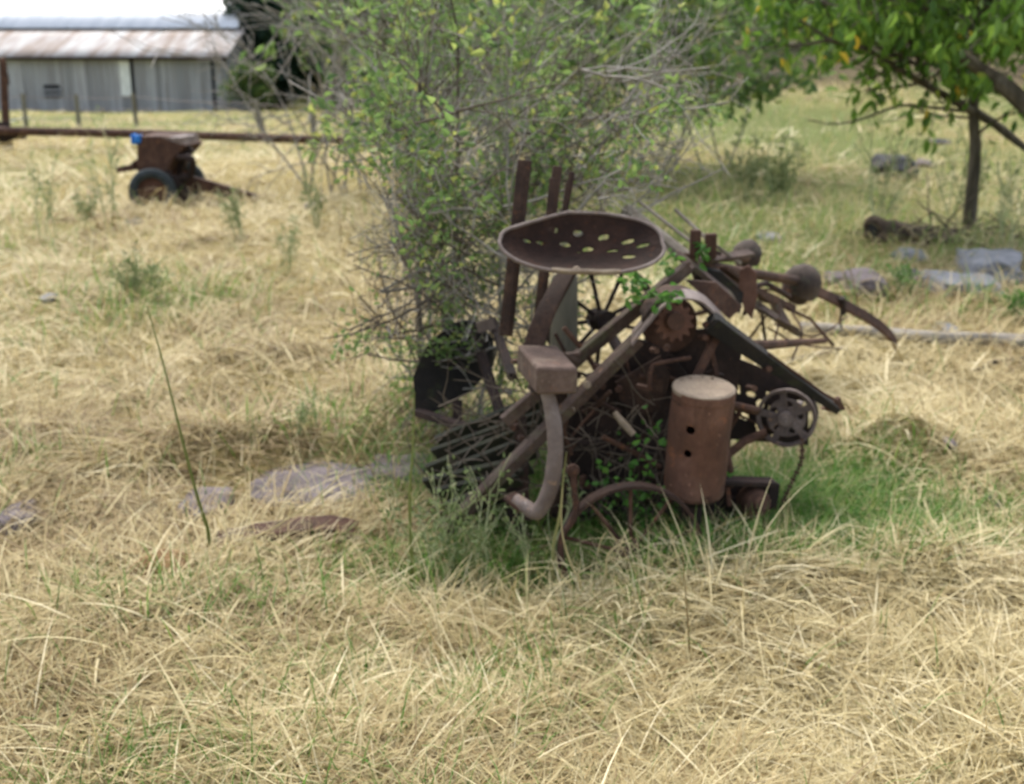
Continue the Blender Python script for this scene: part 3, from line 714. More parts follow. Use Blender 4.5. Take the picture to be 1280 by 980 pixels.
for pts in ([P(975, 380, 4.2), P(972, 410, 4.1), P(966, 432, 3.9)], [P(968, 405, 4.0), P(1020, 420, 4.4), P(1060, 395, 4.7)], [P(960, 410, 4.0), P(1000, 430, 4.2), P(1050, 436, 4.6)], [P(990, 390, 4.2), P(1002, 415, 4.1), P(990, 450, 3.9)]): m.tube(curve(pts, 5), .004, 5)
m.build('wire', RU, mach)
m = MB(); m.tube([P(782, 262, 3.7), P(868, 330, 3.45)], [.02, .022], 7); m.tube([P(800, 252, 3.6), P(872, 308, 3.42)], .006, 6); m.tube([P(845, 262, 3.7), P(885, 300, 3.47), P(925, 330, 3.6)], .006, 6); m.build('stay_pole', M['wood'], mach, rough=.003)

# clutter in the dark belly: rods, bolts and small brackets
random.seed(3)
for k in range(46):
    px = random.uniform(705, 930); py = random.uniform(455, 640); Y = random.uniform(3.02, 3.13)
    if px > 835 and py < 620: Y = random.uniform(3.12, 3.2)
    a = P(px, py, Y); d = Vector((random.gauss(0, .6), random.gauss(0, .15), random.gauss(0, .8))).normalized() * random.uniform(.05, .22)
    m = MB()
    if k % 3: m.tube([a, a + d * .5 + Vector((random.gauss(0, .01), 0, random.gauss(0, .01))), a + d], random.uniform(.004, .009), 6)
    else: m.bar(a, a + d * .6, random.uniform(.008, .03), .008, (0, -1, .1))
    m.build('link_rod' if k % 3 else 'link_bar', (RD, M['rust_mid'], RU)[k % 3], mach, rough=.002)
for k in range(16):
    px, py = random.choice(((700, 520), (760, 470), (812, 430), (840, 600), (720, 600), (900, 430), (930, 455), (960, 470), (650, 540), (880, 420)))
    c = P(px + random.uniform(-25, 25), py + random.uniform(-18, 18), 3.05); m = MB(); m.lathe(c, (random.gauss(0, .3), -1, .2), [(0, .012), (.009, .012), (.010, 0), (.010, -.03)], 6); m.build('bolt', RU, mach)
m = MB(); m.bar(P(700, 470, 3.1), P(702, 640, 3.08), .04, .014, (0, -1, 0)); m.bar(P(650, 520, 3.15), P(655, 650, 3.05), .035, .014, (0, -1, 0)); m.build('upright_bar', M['rust_mid'], mach, rough=.003)

for k in range(15):   # broken rods and strips hanging on the boom
    f = random.random(); a = P(858 + 130 * f, 325 + 62 * f + random.uniform(-8, 14), 3.4 + 1.0 * f); d = Vector((random.gauss(.5, .5), random.gauss(.2, .3), random.gauss(-.35, .35))).normalized() * random.uniform(.10, .32)
    m = MB()
    if k % 3: m.tube([a, a + d * .5 + Vector((0, 0, random.gauss(0, .02))), a + d], random.uniform(.005, .011), 6)
    else: m.bar(a, a + d, random.uniform(.02, .045), .01, (0, -.5, 1))
    m.build('broken_rod' if k % 3 else 'broken_strip', (RM, M['rust_mid'], RU)[k % 3], mach, rough=.003)

# ---------------------------------------------------------------- stones, logs, fences, barn, hopper
def rock(name, c, s, mat, label, cat_='stone', rz=0, flat=.5, seed=0, group=None, sink=.25, box=0):
    bm = bmesh.new(); bmesh.ops.create_icosphere(bm, subdivisions=4, radius=1)
    off = Vector((seed * 7.3, seed * 3.1, seed))
    for v in bm.verts:
        p = v.co.copy()
        if box:
            k = max(abs(p.x), abs(p.y), abs(p.z)); p = p.lerp(p / k * .82, box)
        n = mnoise.noise(p * 1.4 + off) * .28 + (mnoise.noise(p * 3.7 + off) * .12 + mnoise.noise(p * 9 + off) * .04) * (1 - box * .7)
        p *= 1 + n
        p.z = max(p.z, -.5)
        v.co = Vector((p.x * s[0], p.y * s[1], p.z * s[2]))
    bmesh.ops.rotate(bm, verts=bm.verts, cent=(0, 0, 0), matrix=Matrix.Rotation(rz, 3, 'Z'))
    me = bpy.data.meshes.new(name); bm.to_mesh(me); bm.free()
    for p in me.polygons: p.use_smooth = True
    me.set_sharp_from_angle(angle=R(40)); me.materials.append(mat)
    o = link(bpy.data.objects.new(name, me)); o.location = (c.x, c.y, gz(c.x, c.y) + s[2] * sink)
    return meta(o, label, cat_, group)

def at(px, py): return G(px, py)
def uz(p): return (p.y * cp - (p.z - CH) * sp) / F       # metres per pixel there

def rk(name, px, py, wpx, hpx, dep, mat, label, **kw):
    p = at(px, py); u = uz(p); return rock(name, p, (wpx * u / 2, dep, hpx * u / 2 * 1.15), mat, label, **kw)
rk('stone_slab', 1196, 366, 100, 34, .25, M['stone'], 'pale blue-grey flat stone slab lying lowest in the green grass by the tree', cat_='stone slab', seed=3, box=.7, rz=.15)
rk('stone_slab', 1234, 346, 82, 46, .28, M['stone'], 'tilted grey stone slab raised behind the flat slab near the tree', cat_='stone slab', seed=5, box=.7, rz=-.2)
rk('stone', 1080, 362, 54, 34, .18, M['stone_pink'], 'rounded pinkish grey stone beside the dome topped iron drum', seed=8, box=.3)
rk('stone', 1135, 356, 30, 26, .12, M['stone_pink'], 'small purple-grey stone between the round stone and the flat slab', seed=9)
rk('stone', 1046, 355, 30, 22, .12, M['stone_pink'], 'pale stone half hidden behind the iron drum', seed=11, box=.3)
rk('stone', 1136, 322, 44, 16, .15, M['stone'], 'low grey-green stone in dry grass below the hollow log', seed=12)
rk('stone', 1182, 412, 28, 10, .10, M['stone'], 'small flat stone on the grass above the fallen pole', seed=13)
rk('stone', 962, 300, 34, 14, .12, M['stone'], 'small grey stone in dry grass behind the machine', seed=14)
rk('boulder', 1116, 220, 56, 34, .35, M['stone_dark'], 'dark cracked boulder lying alone in the open grass', cat_='boulder', seed=21, box=.2, sink=.4)
rk('stone', 1154, 206, 20, 9, .2, M['stone_pink'], 'small brownish stone beside the dark boulder', seed=22)
rk('stone', 1176, 178, 26, 6, .2, M['stone_dark'], 'thin dark stone lying far up the grass slope', seed=23)
rk('stone_slab', 395, 612, 190, 34, .20, M['stone_pink'], 'broad purple-grey slab half buried in straw beside the machine', cat_='stone slab', seed=31, box=.4, sink=-.1)
rk('stone_slab', 500, 588, 90, 26, .14, M['stone_pink'], 'dull slab tucked against the left end of the machine', cat_='stone slab', seed=32, box=.4, sink=-.15)
rk('stone', 256, 632, 70, 22, .12, M['stone_pink'], 'pale stone covered by loose straw at the slab end', seed=33, box=.4, sink=.1)
rk('stone', 22, 650, 50, 26, .10, M['stone_pink'], 'brown-purple stone at the edge of the straw', seed=34)
rk('stone', 168, 280, 22, 10, .12, M['stone_dark'], 'small dark stone in front of the rubber tyred hopper', seed=35)
rk('stone', 388, 258, 14, 8, .12, M['stone_pink'], 'tiny stone alone in the dry grass beyond the hopper beam', seed=36)
rk('stone', 61, 374, 16, 10, .08, M['stone'], 'small pale stone in the dry grass near the hopper', seed=37)
rk('stone', 1240, 632, 18, 16, .04, M['stone_dark'], 'small round dark stone in the straw right of the green grass', seed=38)
rk('stone', 1186, 556, 18, 12, .05, M['stone_pink'], 'small brownish stone in the straw beyond the green grass', seed=39)

# rusty timber lying by the slab
p0, p1 = at(268, 686), at(446, 676)
m = MB(); m.ribbon(curve([p0 + Vector((0, 0, .02)), p0.lerp(p1, .35) + Vector((0, .02, .035)), p0.lerp(p1, .75) + Vector((0, .01, .045)), p1 + Vector((0, 0, .03))], 8), .07, .03, (.1, 1, .25))
meta(m.build('iron_bar', M['rust'], bev=.006, rough=.006, origin=p0), 'flat rusty iron bar lying across the straw beside the slabs', 'iron bar')
rk('dry_clod', 205, 716, 80, 34, .08, woodmat('brown_turf', (.08, .045, .02), (.17, .10, .045), (.27, .18, .09), (1, 1, 1), 30), 'low orange-brown turf clump in front of the iron bar', cat_='turf clump', seed=41)

# hollow log
l0, l1 = at(1090, 301), at(1186, 305); u = uz(l0)
m = MB(); ax_ = (l1 - l0); r0 = 14 * u
pts = [l0.lerp(l1, k / 8) + Vector((0, 0, r0 * .75 * (1 - .5 * k / 8))) for k in range(9)]
m.tube(pts, [r0 * (1 - .55 * k / 8) for k in range(9)], 16, cap=False)
inner = MB(); inner.tube(pts[:6], [r0 * .62 * (1 - .4 * k / 8) for k in range(6)], 14)
lg = thing('hollow_log', l0, 'dark rotten hollow log lying below the young tree', 'log')
m.build('bark_shell', M['wood_dark'], lg, rough=.04, solid=.05); inner.build('rotten_core', M['dark'], lg, rough=.04)
# brush pile at the log's end
m = MB(); c = at(1178, 306)
for k in range(48):
    q = c + Vector((random.gauss(0, .2), random.gauss(0, .12), random.uniform(.02, .1))); d = Vector((random.uniform(-1, 1), random.uniform(-.6, .6), random.uniform(-.3, .4)))
    pts, rad = wander(q, d, random.uniform(.2, .5), .008, .004, 4, .2); pts = [Vector((a.x, a.y, max(a.z, gz(a.x, a.y) + .01))) for a in pts]; m.tube(pts, rad, 4)
meta(m.build('brush_pile', M['twig_dark'], origin=c), 'heap of dead twigs at the foot of the young tree', 'brush pile')
M['pale_wood'] = woodmat('pale_weathered_wood', (.12, .105, .085), (.25, .225, .185), (.37, .335, .28), (.2, 1, 1))
# fallen pole and smaller branch
def lying(name, pxs, rad, mat, label, cat_, n=10):
    pts = []
    for (px, py) in pxs:
        g = at(px, py); pts.append(g + Vector((0, 0, rad * 1.3)))
    pts = curve(pts, 5); k = len(pts)
    m = MB(); m.tube(pts, [rad * (.75 + .35 * i / k) for i in range(k)], n)
    return meta(m.build(name, mat, rough=rad * .18, origin=pts[0]), label, cat_)
lying('fallen_pole', [(1000, 420), (1080, 426), (1160, 433), (1230, 436), (1300, 440)], .034, M['pale_wood'], 'long weathered grey pole lying on the grass below the stone slabs', 'pole')
lying('fallen_branch', [(985, 456), (1020, 449), (1058, 441)], .016, M['wood'], 'short grey-green branch lying under the curved iron arm', 'branch', 7)
lying('fallen_branch', [(1212, 470), (1250, 455), (1300, 452)], .012, M['twig_dark'], 'thin dark branch in the straw just below the fallen pole', 'branch', 6)
m = MB(); c = at(930, 128)
for pts in ([(870, 134), (905, 112), (945, 104), (972, 92)], [(880, 100), (915, 80), (950, 88), (985, 110)], [(918, 128), (932, 104), (940, 84)], [(890, 128), (930, 120), (975, 118)]):
    m.tube(curve([P(a, b, 22.5 + random.uniform(-.4, .4)) for a, b in pts], 5), [.09] * 6 + [.07] * 4 + [.05] * (5 * (len(pts) - 1) - 9), 6)
meta(m.build('dead_branches', M['wood'], rough=.05, origin=c), 'grey fallen tree limb with bent branches resting on the earth bank', 'dead limb')

# old wooden post behind the seat spring
b = Vector((P(704, 430, 3.5).x, 3.5, 0)); b.z = gz(b.x, b.y)
m = MB(); top = P(706, 345, 3.5); m.tube([b - Vector((0, 0, .05)), b.lerp(top, .5), top, top + Vector((.003, 0, .012))], [.05, .046, .042, .02], 12)
meta(m.build('wooden_post', M['post'], rough=.006, origin=b), 'old grey-green wooden post standing behind the seat spring', 'post')

# pipe rail fence at the left
fz = 17.0
fb = P(6, 189, fz); fb.z = gz(fb.x, fz)
fence = thing('rail_fence', fb, 'low brown rail fence crossing the field in front of the barn', 'fence')
def fpost(px, top):
    q = P(px, 189, fz); q.z = gz(q.x, fz) - .1; tp = P(px - 1, top, fz + .12)
    m = MB(); m.tube([q + Vector((0, .12, 0)), tp + Vector((0, 0, -.1)), tp], [.058, .05, .046], 10); po = m.build('post', M['rust'], fence, rough=.008)
    c = P(px + 2, 166, fz + .06); m = MB(); m.bar(c + Vector((0, 0, -.3)), c + Vector((0, 0, .16)), .17, .07, (0, 1, 0)); m.tube([c + Vector((-.14, 0, -.04)), c + Vector((.3, 0, .0))], .085, 10); m.build('bracket', M['rust_dark'], po, bev=.01, rough=.006)
fpost(4, 72); fpost(486, 120)
m = MB(); m.tube(curve([P(-120, 162, fz - .08), P(0, 163.5, fz - .08), P(200, 168, fz - .08), P(486, 178, fz - .08)], 6), .062, 12); m.build('rail', M['rust'], fence, rough=.006)

# wire fence in front of the barn
wb = at(170, 157)
wf = thing('wire_fence', wb, 'thin grey fence posts with slack wires before the barn wall', 'fence')
tops = []
for px, yt, yb, lean, r in ((33, 118, 158, 0, .05), (99, 119, 158, 0, .06), (171, 118, 160, .02, .05), (330, 126, 166, .16, .07), (394, 126, 190, .02, .05), (-40, 118, 158, 0, .05), (520, 126, 170, 0, .06)):
    g = at(px, yb); tp = g + Vector((-lean, 0, (yb - yt) * uz(g))); tops.append((px, g, tp))
    m = MB(); m.tube([g - Vector((0, 0, .1)), g.lerp(tp, .5), tp], [r, r * .95, r * .9], 8); m.build('post', M['post'], wf, rough=.008)
tops.sort(key=lambda a: a[0]); m = MB()
for f in (.9, .55, .25):
    for (_, g, tp), (_, g2, t2) in zip(tops[:-1], tops[1:]):
        a_, b_ = g.lerp(tp, f), g2.lerp(t2, f); m.tube([a_, a_.lerp(b_, .5) - Vector((0, 0, .04)), b_], .006, 4)
m.build('wire', M['rust_grey'], wf)

# barn
BY = 51.0
bz = gz(P(150, 143, BY).x, BY) - .05
bx1 = P(287, 140, BY).x; bx0 = bx1 - 19.0
barn = thing('barn', (bx1 - 9, BY + 4, bz), 'grey weathered board barn with bright metal roof and rust streaked lean-to', 'barn')
eave = P(150, 71, BY - .35).z
seam = P(150, 37, BY + 3.4).z
def boards(x0, x1, y, z0, z1, skip=None):
    m = MB(); rn = []; x = x0
    while x < x1:
        w_ = random.uniform(.16, .30); e = min(x + w_ - .012, x1); d = random.uniform(0, .02); r = min(1, max(0, random.gauss(.45, .22)))
        zt, zb = z1 - random.uniform(0, .03), z0 + random.uniform(0, .10)
        m.prism([(x, y + d, zb), (e, y + d, zb), (e, y + d, zt), (x, y + d, zt)], (0, .03, 0)); rn += [r] * 8; x += w_
    return m, rn
def build_boards(name, m, rn, par):
    o = m.build(name, M['boards'], par, smooth=0)
    a = o.data.attributes.new('rnd', 'FLOAT', 'POINT'); a.data.foreach_set('value', np.array(rn[:len(o.data.vertices)], np.float32)); return o
m, rn = boards(bx0, bx1, BY, bz, eave - .06); wall = build_boards('front_wall', m, rn, barn)
m = MB(); m.prism([(bx0, BY + .06, bz), (bx1, BY + .06, bz), (bx1, BY + .06, eave - .1), (bx0, BY + .06, eave - .1)], (0, .04, 0)); m.build('wall_backing', M['dark'], wall, smooth=0)
RX = BY + 12.0; ridge = seam + 3.9; BB = BY + 20.4
for xx, sgn in ((bx1 - .05, 1), (bx0 + .01, -1)):
    m = MB(); m.prism([(xx, BY + .12, bz), (xx, BY + .12, eave - .1), (xx, BY + 3.4, seam - .12), (xx, BY + 3.4, seam + .1), (xx, RX, ridge - .1), (xx, BB, seam + .1), (xx, BB, bz)], (.05, 0, 0)); o = m.build('gable_wall', M['boards'], barn, smooth=0)
m = MB(); m.prism([(bx0, BB, bz), (bx1, BB, bz), (bx1, BB, seam), (bx0, BB, seam)], (0, .05, 0)); m.build('rear_wall', M['boards'], barn, smooth=0)
def corr(x0, x1, ya, za, yb, zb, pitch=.152, amp=.018):
    n = int((x1 - x0) / pitch * 4)
    return MB().grid(lambda u, v: (x0 + (x1 - x0) * u, ya + (yb - ya) * v, za + (zb - za) * v + amp * math.sin(2 * math.pi * u * n / 4)), n, 3)
rxa, rxb = bx0 - .3, bx1 + .14
corr(rxa, rxb, BY - .4, eave, BY + 3.5, seam + .02).build('lean_to_roof', M['roof_rust'], barn, solid=.012, smooth=60)
corr(rxa, bx1 + .1 - .25, BY + 3.25, seam + .07, RX, ridge).build('main_roof', M['roof'], barn, solid=.012, smooth=60)
corr(rxa, bx1 + .1 - .25, RX, ridge, BB + .3, seam + .05).build('main_roof', M['roof'], barn, solid=.012, smooth=60)
m = MB(); m.bar((rxa, BY - .36, eave - .085), (rxb, BY - .36, eave - .085), .05, .09); m.build('eave_board', M['rust_dark'], barn, smooth=0)
def rect(x0p, y0p, x1p, y1p, Y, th):
    a_, b_ = P(x0p, y0p, Y), P(x1p, y1p, Y)
    return MB().prism([(a_.x, Y, b_.z), (b_.x, Y, b_.z), (b_.x, Y, a_.z), (a_.x, Y, a_.z)], (0, th, 0))
rect(148, 76, 165, 120, BY - .05, .04).build('white_panel', M['white'], barn, smooth=0)
rect(165.4, 72, 167, 142, BY - .03, .02).build('dark_gap', M['dark'], barn, smooth=0)
rect(266, 74, 267.4, 141, BY - .03, .02).build('dark_gap', M['dark'], barn, smooth=0)
v = rect(54, 106, 76, 122, BY - .03, .02).build('vent', M['dark'], barn, smooth=0)
m = MB()
for yy in (111, 117):
    a_, b_ = P(53, yy, BY - .08), P(77, yy + 3, BY - .08); m.prism([(a_.x, BY - .08, b_.z), (b_.x, BY - .08, b_.z), (b_.x, BY - .05, a_.z), (a_.x, BY - .05, a_.z)], (0, .02, 0))
m.build('slat', M['boards'], v, smooth=0)
d = rect(5, 75, 34, 142, BY - .05, .03)
dn = build_boards('door', d, [.75] * 8, barn)
rect(8, 92, 12, 106, BY - .07, .02).build('latch', M['rust_dark'], dn, smooth=0)
# pale board leaning by the barn door
a_ = P(12, 152, 34); b_ = P(34, 147, 34)
a_.z = max(a_.z, gz(a_.x, 34)); 
m = MB(); m.bar(a_, b_, .3, .05); meta(m.build('loose_board', M['white'], origin=a_), 'pale loose board lying before the barn at the fence', 'board')

# hopper implement in the field
HB = at(195, 256); HY = HB.y
hop = thing('seed_hopper', HB, 'small rusty hopper implement on a rubber tyred wheel in the dry field', 'implement')
m = MB(); q = [P(171, 170, HY), P(207, 170, HY), P(232, 182, HY), P(216, 200, HY), P(208, 218, HY), P(171, 217, HY)]
m.prism(q, (.05, .42, 0)); hb = m.build('hopper', M['rust'], hop, bev=.01, rough=.008)
m = MB(); m.prism([P(199, 171, HY), P(224, 172, HY), P(228, 181, HY), P(222, 179, HY)], (.05, .4, .0)); m.build('hopper_lid', M['rust_grey'], hb)
wc_ = P(191, 240, HY - .12); wr_ = 29 * U(240, HY); wx = Vector((.18, -1, 0))
wl = MB(); wl.lathe(wc_, wx, [(wr_ * .62, -.05), (wr_ * .8, -.07), (wr_ * .96, -.055), (wr_, 0), (wr_ * .96, .055), (wr_ * .8, .07), (wr_ * .62, .05)], 36, closed=True)
hw = MB().lathe(wc_, wx, [(0, .04), (.03, .045), (.05, .02), (wr_ * .6, .0), (wr_ * .63, .03), (wr_ * .63, -.04), (0, -.04)], 28).build('wheel', M['rust_red'], hop)
wl.build('tyre', M['rubber'], hw)
wc2 = wc_ + Vector((.06, .75, 0)); h2 = MB().lathe(wc2, wx, [(0, .04), (wr_ * .6, .0), (wr_ * .63, .03), (wr_ * .63, -.04), (0, -.04)], 28).build('wheel', M['rust_red'], hop)
MB().lathe(wc2, wx, [(wr_ * .62, -.05), (wr_ * .8, -.07), (wr_ * .96, -.055), (wr_, 0), (wr_ * .96, .055), (wr_ * .8, .07), (wr_ * .62, .05)], 36, closed=True).build('tyre', M['rubber'], h2)
m = MB(); m.tube([wc_, wc2], .025, 8); m.bar(P(205, 216, HY), P(236, 248, HY), .04, .10); m.bar(P(216, 200, HY + .1), P(240, 186, HY + .1), .05, .06); m.bar(P(232, 185, HY + .2), P(224, 222, HY + .2), .04, .05); m.tube(curve([P(222, 196, HY), P(240, 200, HY), P(236, 220, HY + .1), P(214, 224, HY)], 5), .03, 8); m.build('frame', M['rust_dark'], hop, rough=.006)
m = MB(); m.bar(P(172, 208, HY + .1), P(150, 212, HY + .2), .09, .05); m.bar(P(176, 200, HY + .1), P(166, 206, HY + .1), .05, .04); m.build('front_bracket', M['rust'], hop, rough=.005)
m = MB(); m.bar(P(222, 222, HY + .2), P(322, 250, HY + .4), .12, .10); m.build('tail_beam', M['rust'], hop, rough=.006)
m = MB(); c = P(169, 174, HY - .02)
for k in range(3): m.grid(lambda u, v: c + Vector(((u - .5) * .06 + .01 * k, -.02 + .03 * math.sin(5 * u + k) + .02 * k, (.5 - v) * .07 + .012 * math.sin(7 * u + 3 * v))), 8, 8)
meta(m.build('blue_rag', M['blue'], solid=.006, origin=c), 'bright blue plastic scrap caught on the hopper corner', 'plastic scrap')

M['weed_stem'] = woodmat('weed_stem', (.26, .29, .14), (.36, .39, .2), (.45, .46, .28), (1, 1, 1))
# ---------------------------------------------------------------- trees and shrubs
def crown_points(n, c, rad, clumps, fill=.5, squash=.8):
    cc = []; 
    for k in range(clumps):
        v = rng.normal(size=3); v /= np.linalg.norm(v); v *= rng.uniform(.25, .95)
        cc.append((np.array(c) + v * np.array([rad[0], rad[1], rad[2]]), rng.uniform(.22, .42)))
    idx = rng.integers(0, clumps, n); P0 = np.array([a for a, _ in cc])[idx]; rr_ = np.array([b for _, b in cc])[idx][:, None]
    v = rng.normal(size=(n, 3)); v /= np.linalg.norm(v, axis=1, keepdims=True); v *= rng.random((n, 1)) ** .45
    return P0 + v * rr_ * np.array(rad) , v + rng.normal(0, .6, (n, 3))

def far_tree(name, px, Y, hgt, wid, mat, label, n=6000, size=.22, low=.12, group=None, bark='bark', clumps=26):
    x = P(px, 100, Y).x; b = Vector((x, Y, gz(x, Y)))
    o = thing(name, b, label, 'tree', group)
    m = MB(); c = b + Vector((0, 0, hgt * (.5 + low / 2)))
    pts, rad = wander(b - Vector((0, 0, .1)), (0, 0, 1), hgt * .7, .02 * hgt + .03, .03, 6, .08, .05); m.tube(pts, rad, 8)
    for k in range(9):
        i = random.randint(1, 5); a = random.uniform(0, 6.28); q, r_ = wander(pts[i], (math.cos(a), math.sin(a), .5), wid * .45, rad[i] * .5, .015, 5, .2, .05); m.tube(q, r_, 5)
    m.build('trunk', M[bark], o)
    pos, d = crown_points(n, c, (wid / 2, wid / 2 * .8, hgt * (1 - low) / 2), clumps)
    keep = pos[:, 2] > gz(x, Y) + .1
    leaf_obj('crown', pos[keep], d[keep], size, M[mat], o, .45, .24, width=.6)
    return o

random.seed(21)
far_tree('dark_tree', 352, 56, 9.5, 5.2, 'leaf_dark', 'dense dark evergreen tree standing at the right end of the barn', 15000, .34, .0, clumps=60)
far_tree('dark_tree', 418, 60, 9.5, 6, 'leaf_dark', 'dark evergreen tree behind the bare twigs, farther from the barn', 12000, .36, .0, clumps=50)
far_tree('green_shrub', 312, 49.5, 2.0, 2.4, 'leaf_far', 'low bright green shrub against the right corner of the barn', 2600, .16, .0)
hz = [(470, 44, 9, 7, 'leaf_far', 'tall mid green tree behind the rail fence end'),
      (560, 36, 7.5, 6, 'leaf_far2', 'olive tree directly behind the left part of the tangled shrub'),
      (650, 33, 7, 6, 'leaf_far', 'leafy green tree rising straight behind the seat'),
      (742, 31, 6.5, 5, 'leaf_far2', 'olive green tree behind the lever bars and shrub'),
      (820, 29.5, 6.5, 5, 'leaf_far', 'green tree over the left end of the earth bank'),
      (905, 30, 6.5, 5, 'leaf_far', 'green tree above the grey fallen limb'),
      (1000, 31, 7, 5.5, 'leaf_far2', 'olive tree on the middle of the earth bank'),
      (1095, 30, 6.5, 5.2, 'leaf_far', 'green tree between two olive trees on the right of the bank'),
      (1190, 32, 7, 5.5, 'leaf_far2', 'olive tree behind the young tree trunk'),
      (1290, 31, 7, 6, 'leaf_far', 'green tree at the far right end of the bank'),
      (1420, 31, 7, 6, 'leaf_far2', 'olive tree past the leaning limb'),
      (700, 46, 10, 8, 'leaf_dark', 'tall dark tree in the second row behind the seat'),
      (930, 44, 10, 8, 'leaf_dark', 'tall dark tree in the second row above the bank'),
      (1150, 45, 10, 8, 'leaf_dark', 'tall dark tree in the second row behind the young tree')]
for px, Y, h_, w_, mt, lb in hz: far_tree('bank_tree', px, Y, h_, w_, mt, lb, 6500, .24, .03, group='trees behind the field')
# far woods
n = 26000; x = rng.uniform(-70, 90, n); y = rng.uniform(70, 125, n); z = H(x, y) + rng.random(n) ** .7 * 9
V, Fc, C = leaf_mesh(np.stack([x, y, z], 1), rng.normal(size=(n, 3)), 1.3, width=.7)
meta(np_obj('far_woods', V, Fc, C, M['leaf_far'], rnd=np.repeat(rng.random(n) * .8, 6)), 'dense green woods covering the hill behind the field', 'woods', kind='stuff')

# young tree on the right
tb = at(1212, 286); TY = tb.y
tree = thing('young_tree', tb, 'slim young tree with drooping green leaves beside the hollow log', 'tree')
m = MB(); tips = []
def limb(pxs, r0, r1, kids=0, n=8, L=.5):
    pts = curve([P(a, b, c) for a, b, c in pxs], 6); k = len(pts)
    m.tube(pts, [r0 + (r1 - r0) * i / (k - 1) for i in range(k)], n)
    for j in range(kids):
        i = random.randint(int(k * .35), k - 1); d = Vector((random.uniform(-1, 1), random.uniform(-1, 1), random.uniform(-.2, .8)))
        branches(m, pts[i], d, L * random.uniform(.6, 1.2), .012, 1, tips, (4, 3), .2, .0, .6, .8, .003)
    return pts
trunk = [(1211, 290, TY), (1215, 240, TY), (1219, 190, TY + .02), (1217, 140, TY + .03), (1216, 95, TY), (1220, 60, TY - .1), (1226, -60, TY - .2)]
limb(trunk, .052, .026, 10, 10, .7)
limb([(1217, 140, TY + .02), (1185, 122, TY - .2), (1150, 102, TY - .4), (1120, 85, TY - .6), (1080, 60, TY - .8), (1030, 50, TY - 1)], .036, .012, 9, 8, .55)
limb([(1220, 140, TY + .02), (1250, 160, TY - .1), (1285, 188, TY - .3), (1330, 220, TY - .4)], .036, .02, 0)
limb([(1215, 140, TY), (1160, 134, TY - .3), (1125, 132, TY - .5), (1085, 146, TY - .7), (1048, 155, TY - .8), (1010, 150, TY - .9)], .014, .004, 0, 6, .3)
limb([(1216, 100, TY), (1180, 80, TY - .3), (1140, 78, TY - .5), (1090, 30, TY - .7)], .026, .008, 16, 7, .55)
limb([(1224, 40, TY - .1), (1170, 10, TY - .6), (1080, -10, TY - 1.0), (980, 0, TY - 1.2)], .03, .008, 26, 7, .6)
limb([(1224, 20, TY - .1), (1260, -20, TY - .2), (1330, -40, TY)], .03, .01, 14, 7, .6)
m.build('trunk', M['bark'], tree, rough=.006)
pos, d = tip_leaves(tips, 4, .05, .9)
# fuller canopy above the limbs
cn = 7200; pos2 = np.stack([rng.uniform(-.2, 1, cn), rng.normal(0, .7, cn), rng.random(cn)], 1)
def canopy(n, x0, x1, ytop, ybot, Y, sdY):
    out = []
    cl = [(random.uniform(x0, x1), random.random()) for _ in range(max(6, n // 60))]
    for _ in range(n):
        cx, cv = random.choice(cl); px = cx + random.gauss(0, 16); yb = ybot(px); py = ytop + (yb - ytop) * cv + random.gauss(0, 10)
        if py > yb: continue
        out.append(tuple(P(px, py, Y + random.gauss(0, sdY))))
    return np.array(out)
pc = canopy(1450, 950, 1300, -120, lambda px: 76 + 20 * math.sin(px / 37) + (14 if px > 1180 else 0) - (24 if px < 990 else 0), TY - .5, .5)
dc = rng.normal(0, .5, (len(pc), 3)) + np.array([0, 0, -.9])
leaf_obj('crown', np.concatenate([pos, pc]), np.concatenate([d, dc]), .10, M['leaf_tree'], tree, .42, .24, width=.42)

# leaning tree entering from the right
lb_ = at(1400, 330); ltree = thing('leaning_tree', lb_, 'dark thick limb leaning in over the young tree at the edge', 'tree')
m = MB(); tips = []
LY = lb_.y
limb([(1400, 332, LY), (1372, 260, LY), (1340, 190, LY + .1), (1290, 138, LY + .2), (1245, 100, LY + .3), (1206, 74, LY + .4), (1170, 60, LY + .5)], .10, .03, 5, 10, .5)
limb([(1330, 180, LY + .1), (1345, 80, LY + .2), (1350, -40, LY)], .06, .03, 14, 8, .6)
m.build('trunk', M['bark'], ltree, rough=.008)
pos, d = tip_leaves(tips, 6, .05, .9)
pc = canopy(650, 1150, 1420, -120, lambda px: 62 + 10 * math.sin(px / 23), LY + .3, .4)
leaf_obj('crown', np.concatenate([pos, pc]), np.concatenate([d, rng.normal(0, .5, (len(pc), 3)) + np.array([0, 0, -.9])]), .10, M['leaf_tree'], ltree, .45, .24, width=.42)

# the tangled shrub through the machine
def project(p):
    t = p.y * cp - (p.z - CH) * sp
    return CX + F * p.x / t, CY - F * (p.y * sp + (p.z - CH) * cp) / t
def lerp_tab(tab, v):
    for (a, x), (b, y) in zip(tab[:-1], tab[1:]):
        if v <= b: return x + (y - x) * max(0, (v - a)) / (b - a)
    return tab[-1][1]
LEFT = [(-400, 425), (0, 425), (110, 425), (170, 445), (230, 460), (420, 455), (520, 520), (700, 560)]
RIGHT = [(-400, 870), (60, 860), (150, 880), (215, 850), (260, 780), (290, 690), (700, 690)]
def outside(p):
    # natural outline of the shrub, which the machine's seat and the open side keep clear
    x, y = project(p); k = 110 * mnoise.noise(p * 2.7 + Vector((3, 1, 7)))
    k += OFFS[0]
    return x < lerp_tab(LEFT, y) + k or x > lerp_tab(RIGHT, y) + k or (p.y < (3.14 if x < 640 else 3.08 if y < 258 else 3.34) and y > 150) or (p.y < 3.5 and y > 430)
PRUNE[0] = outside
random.seed(5)
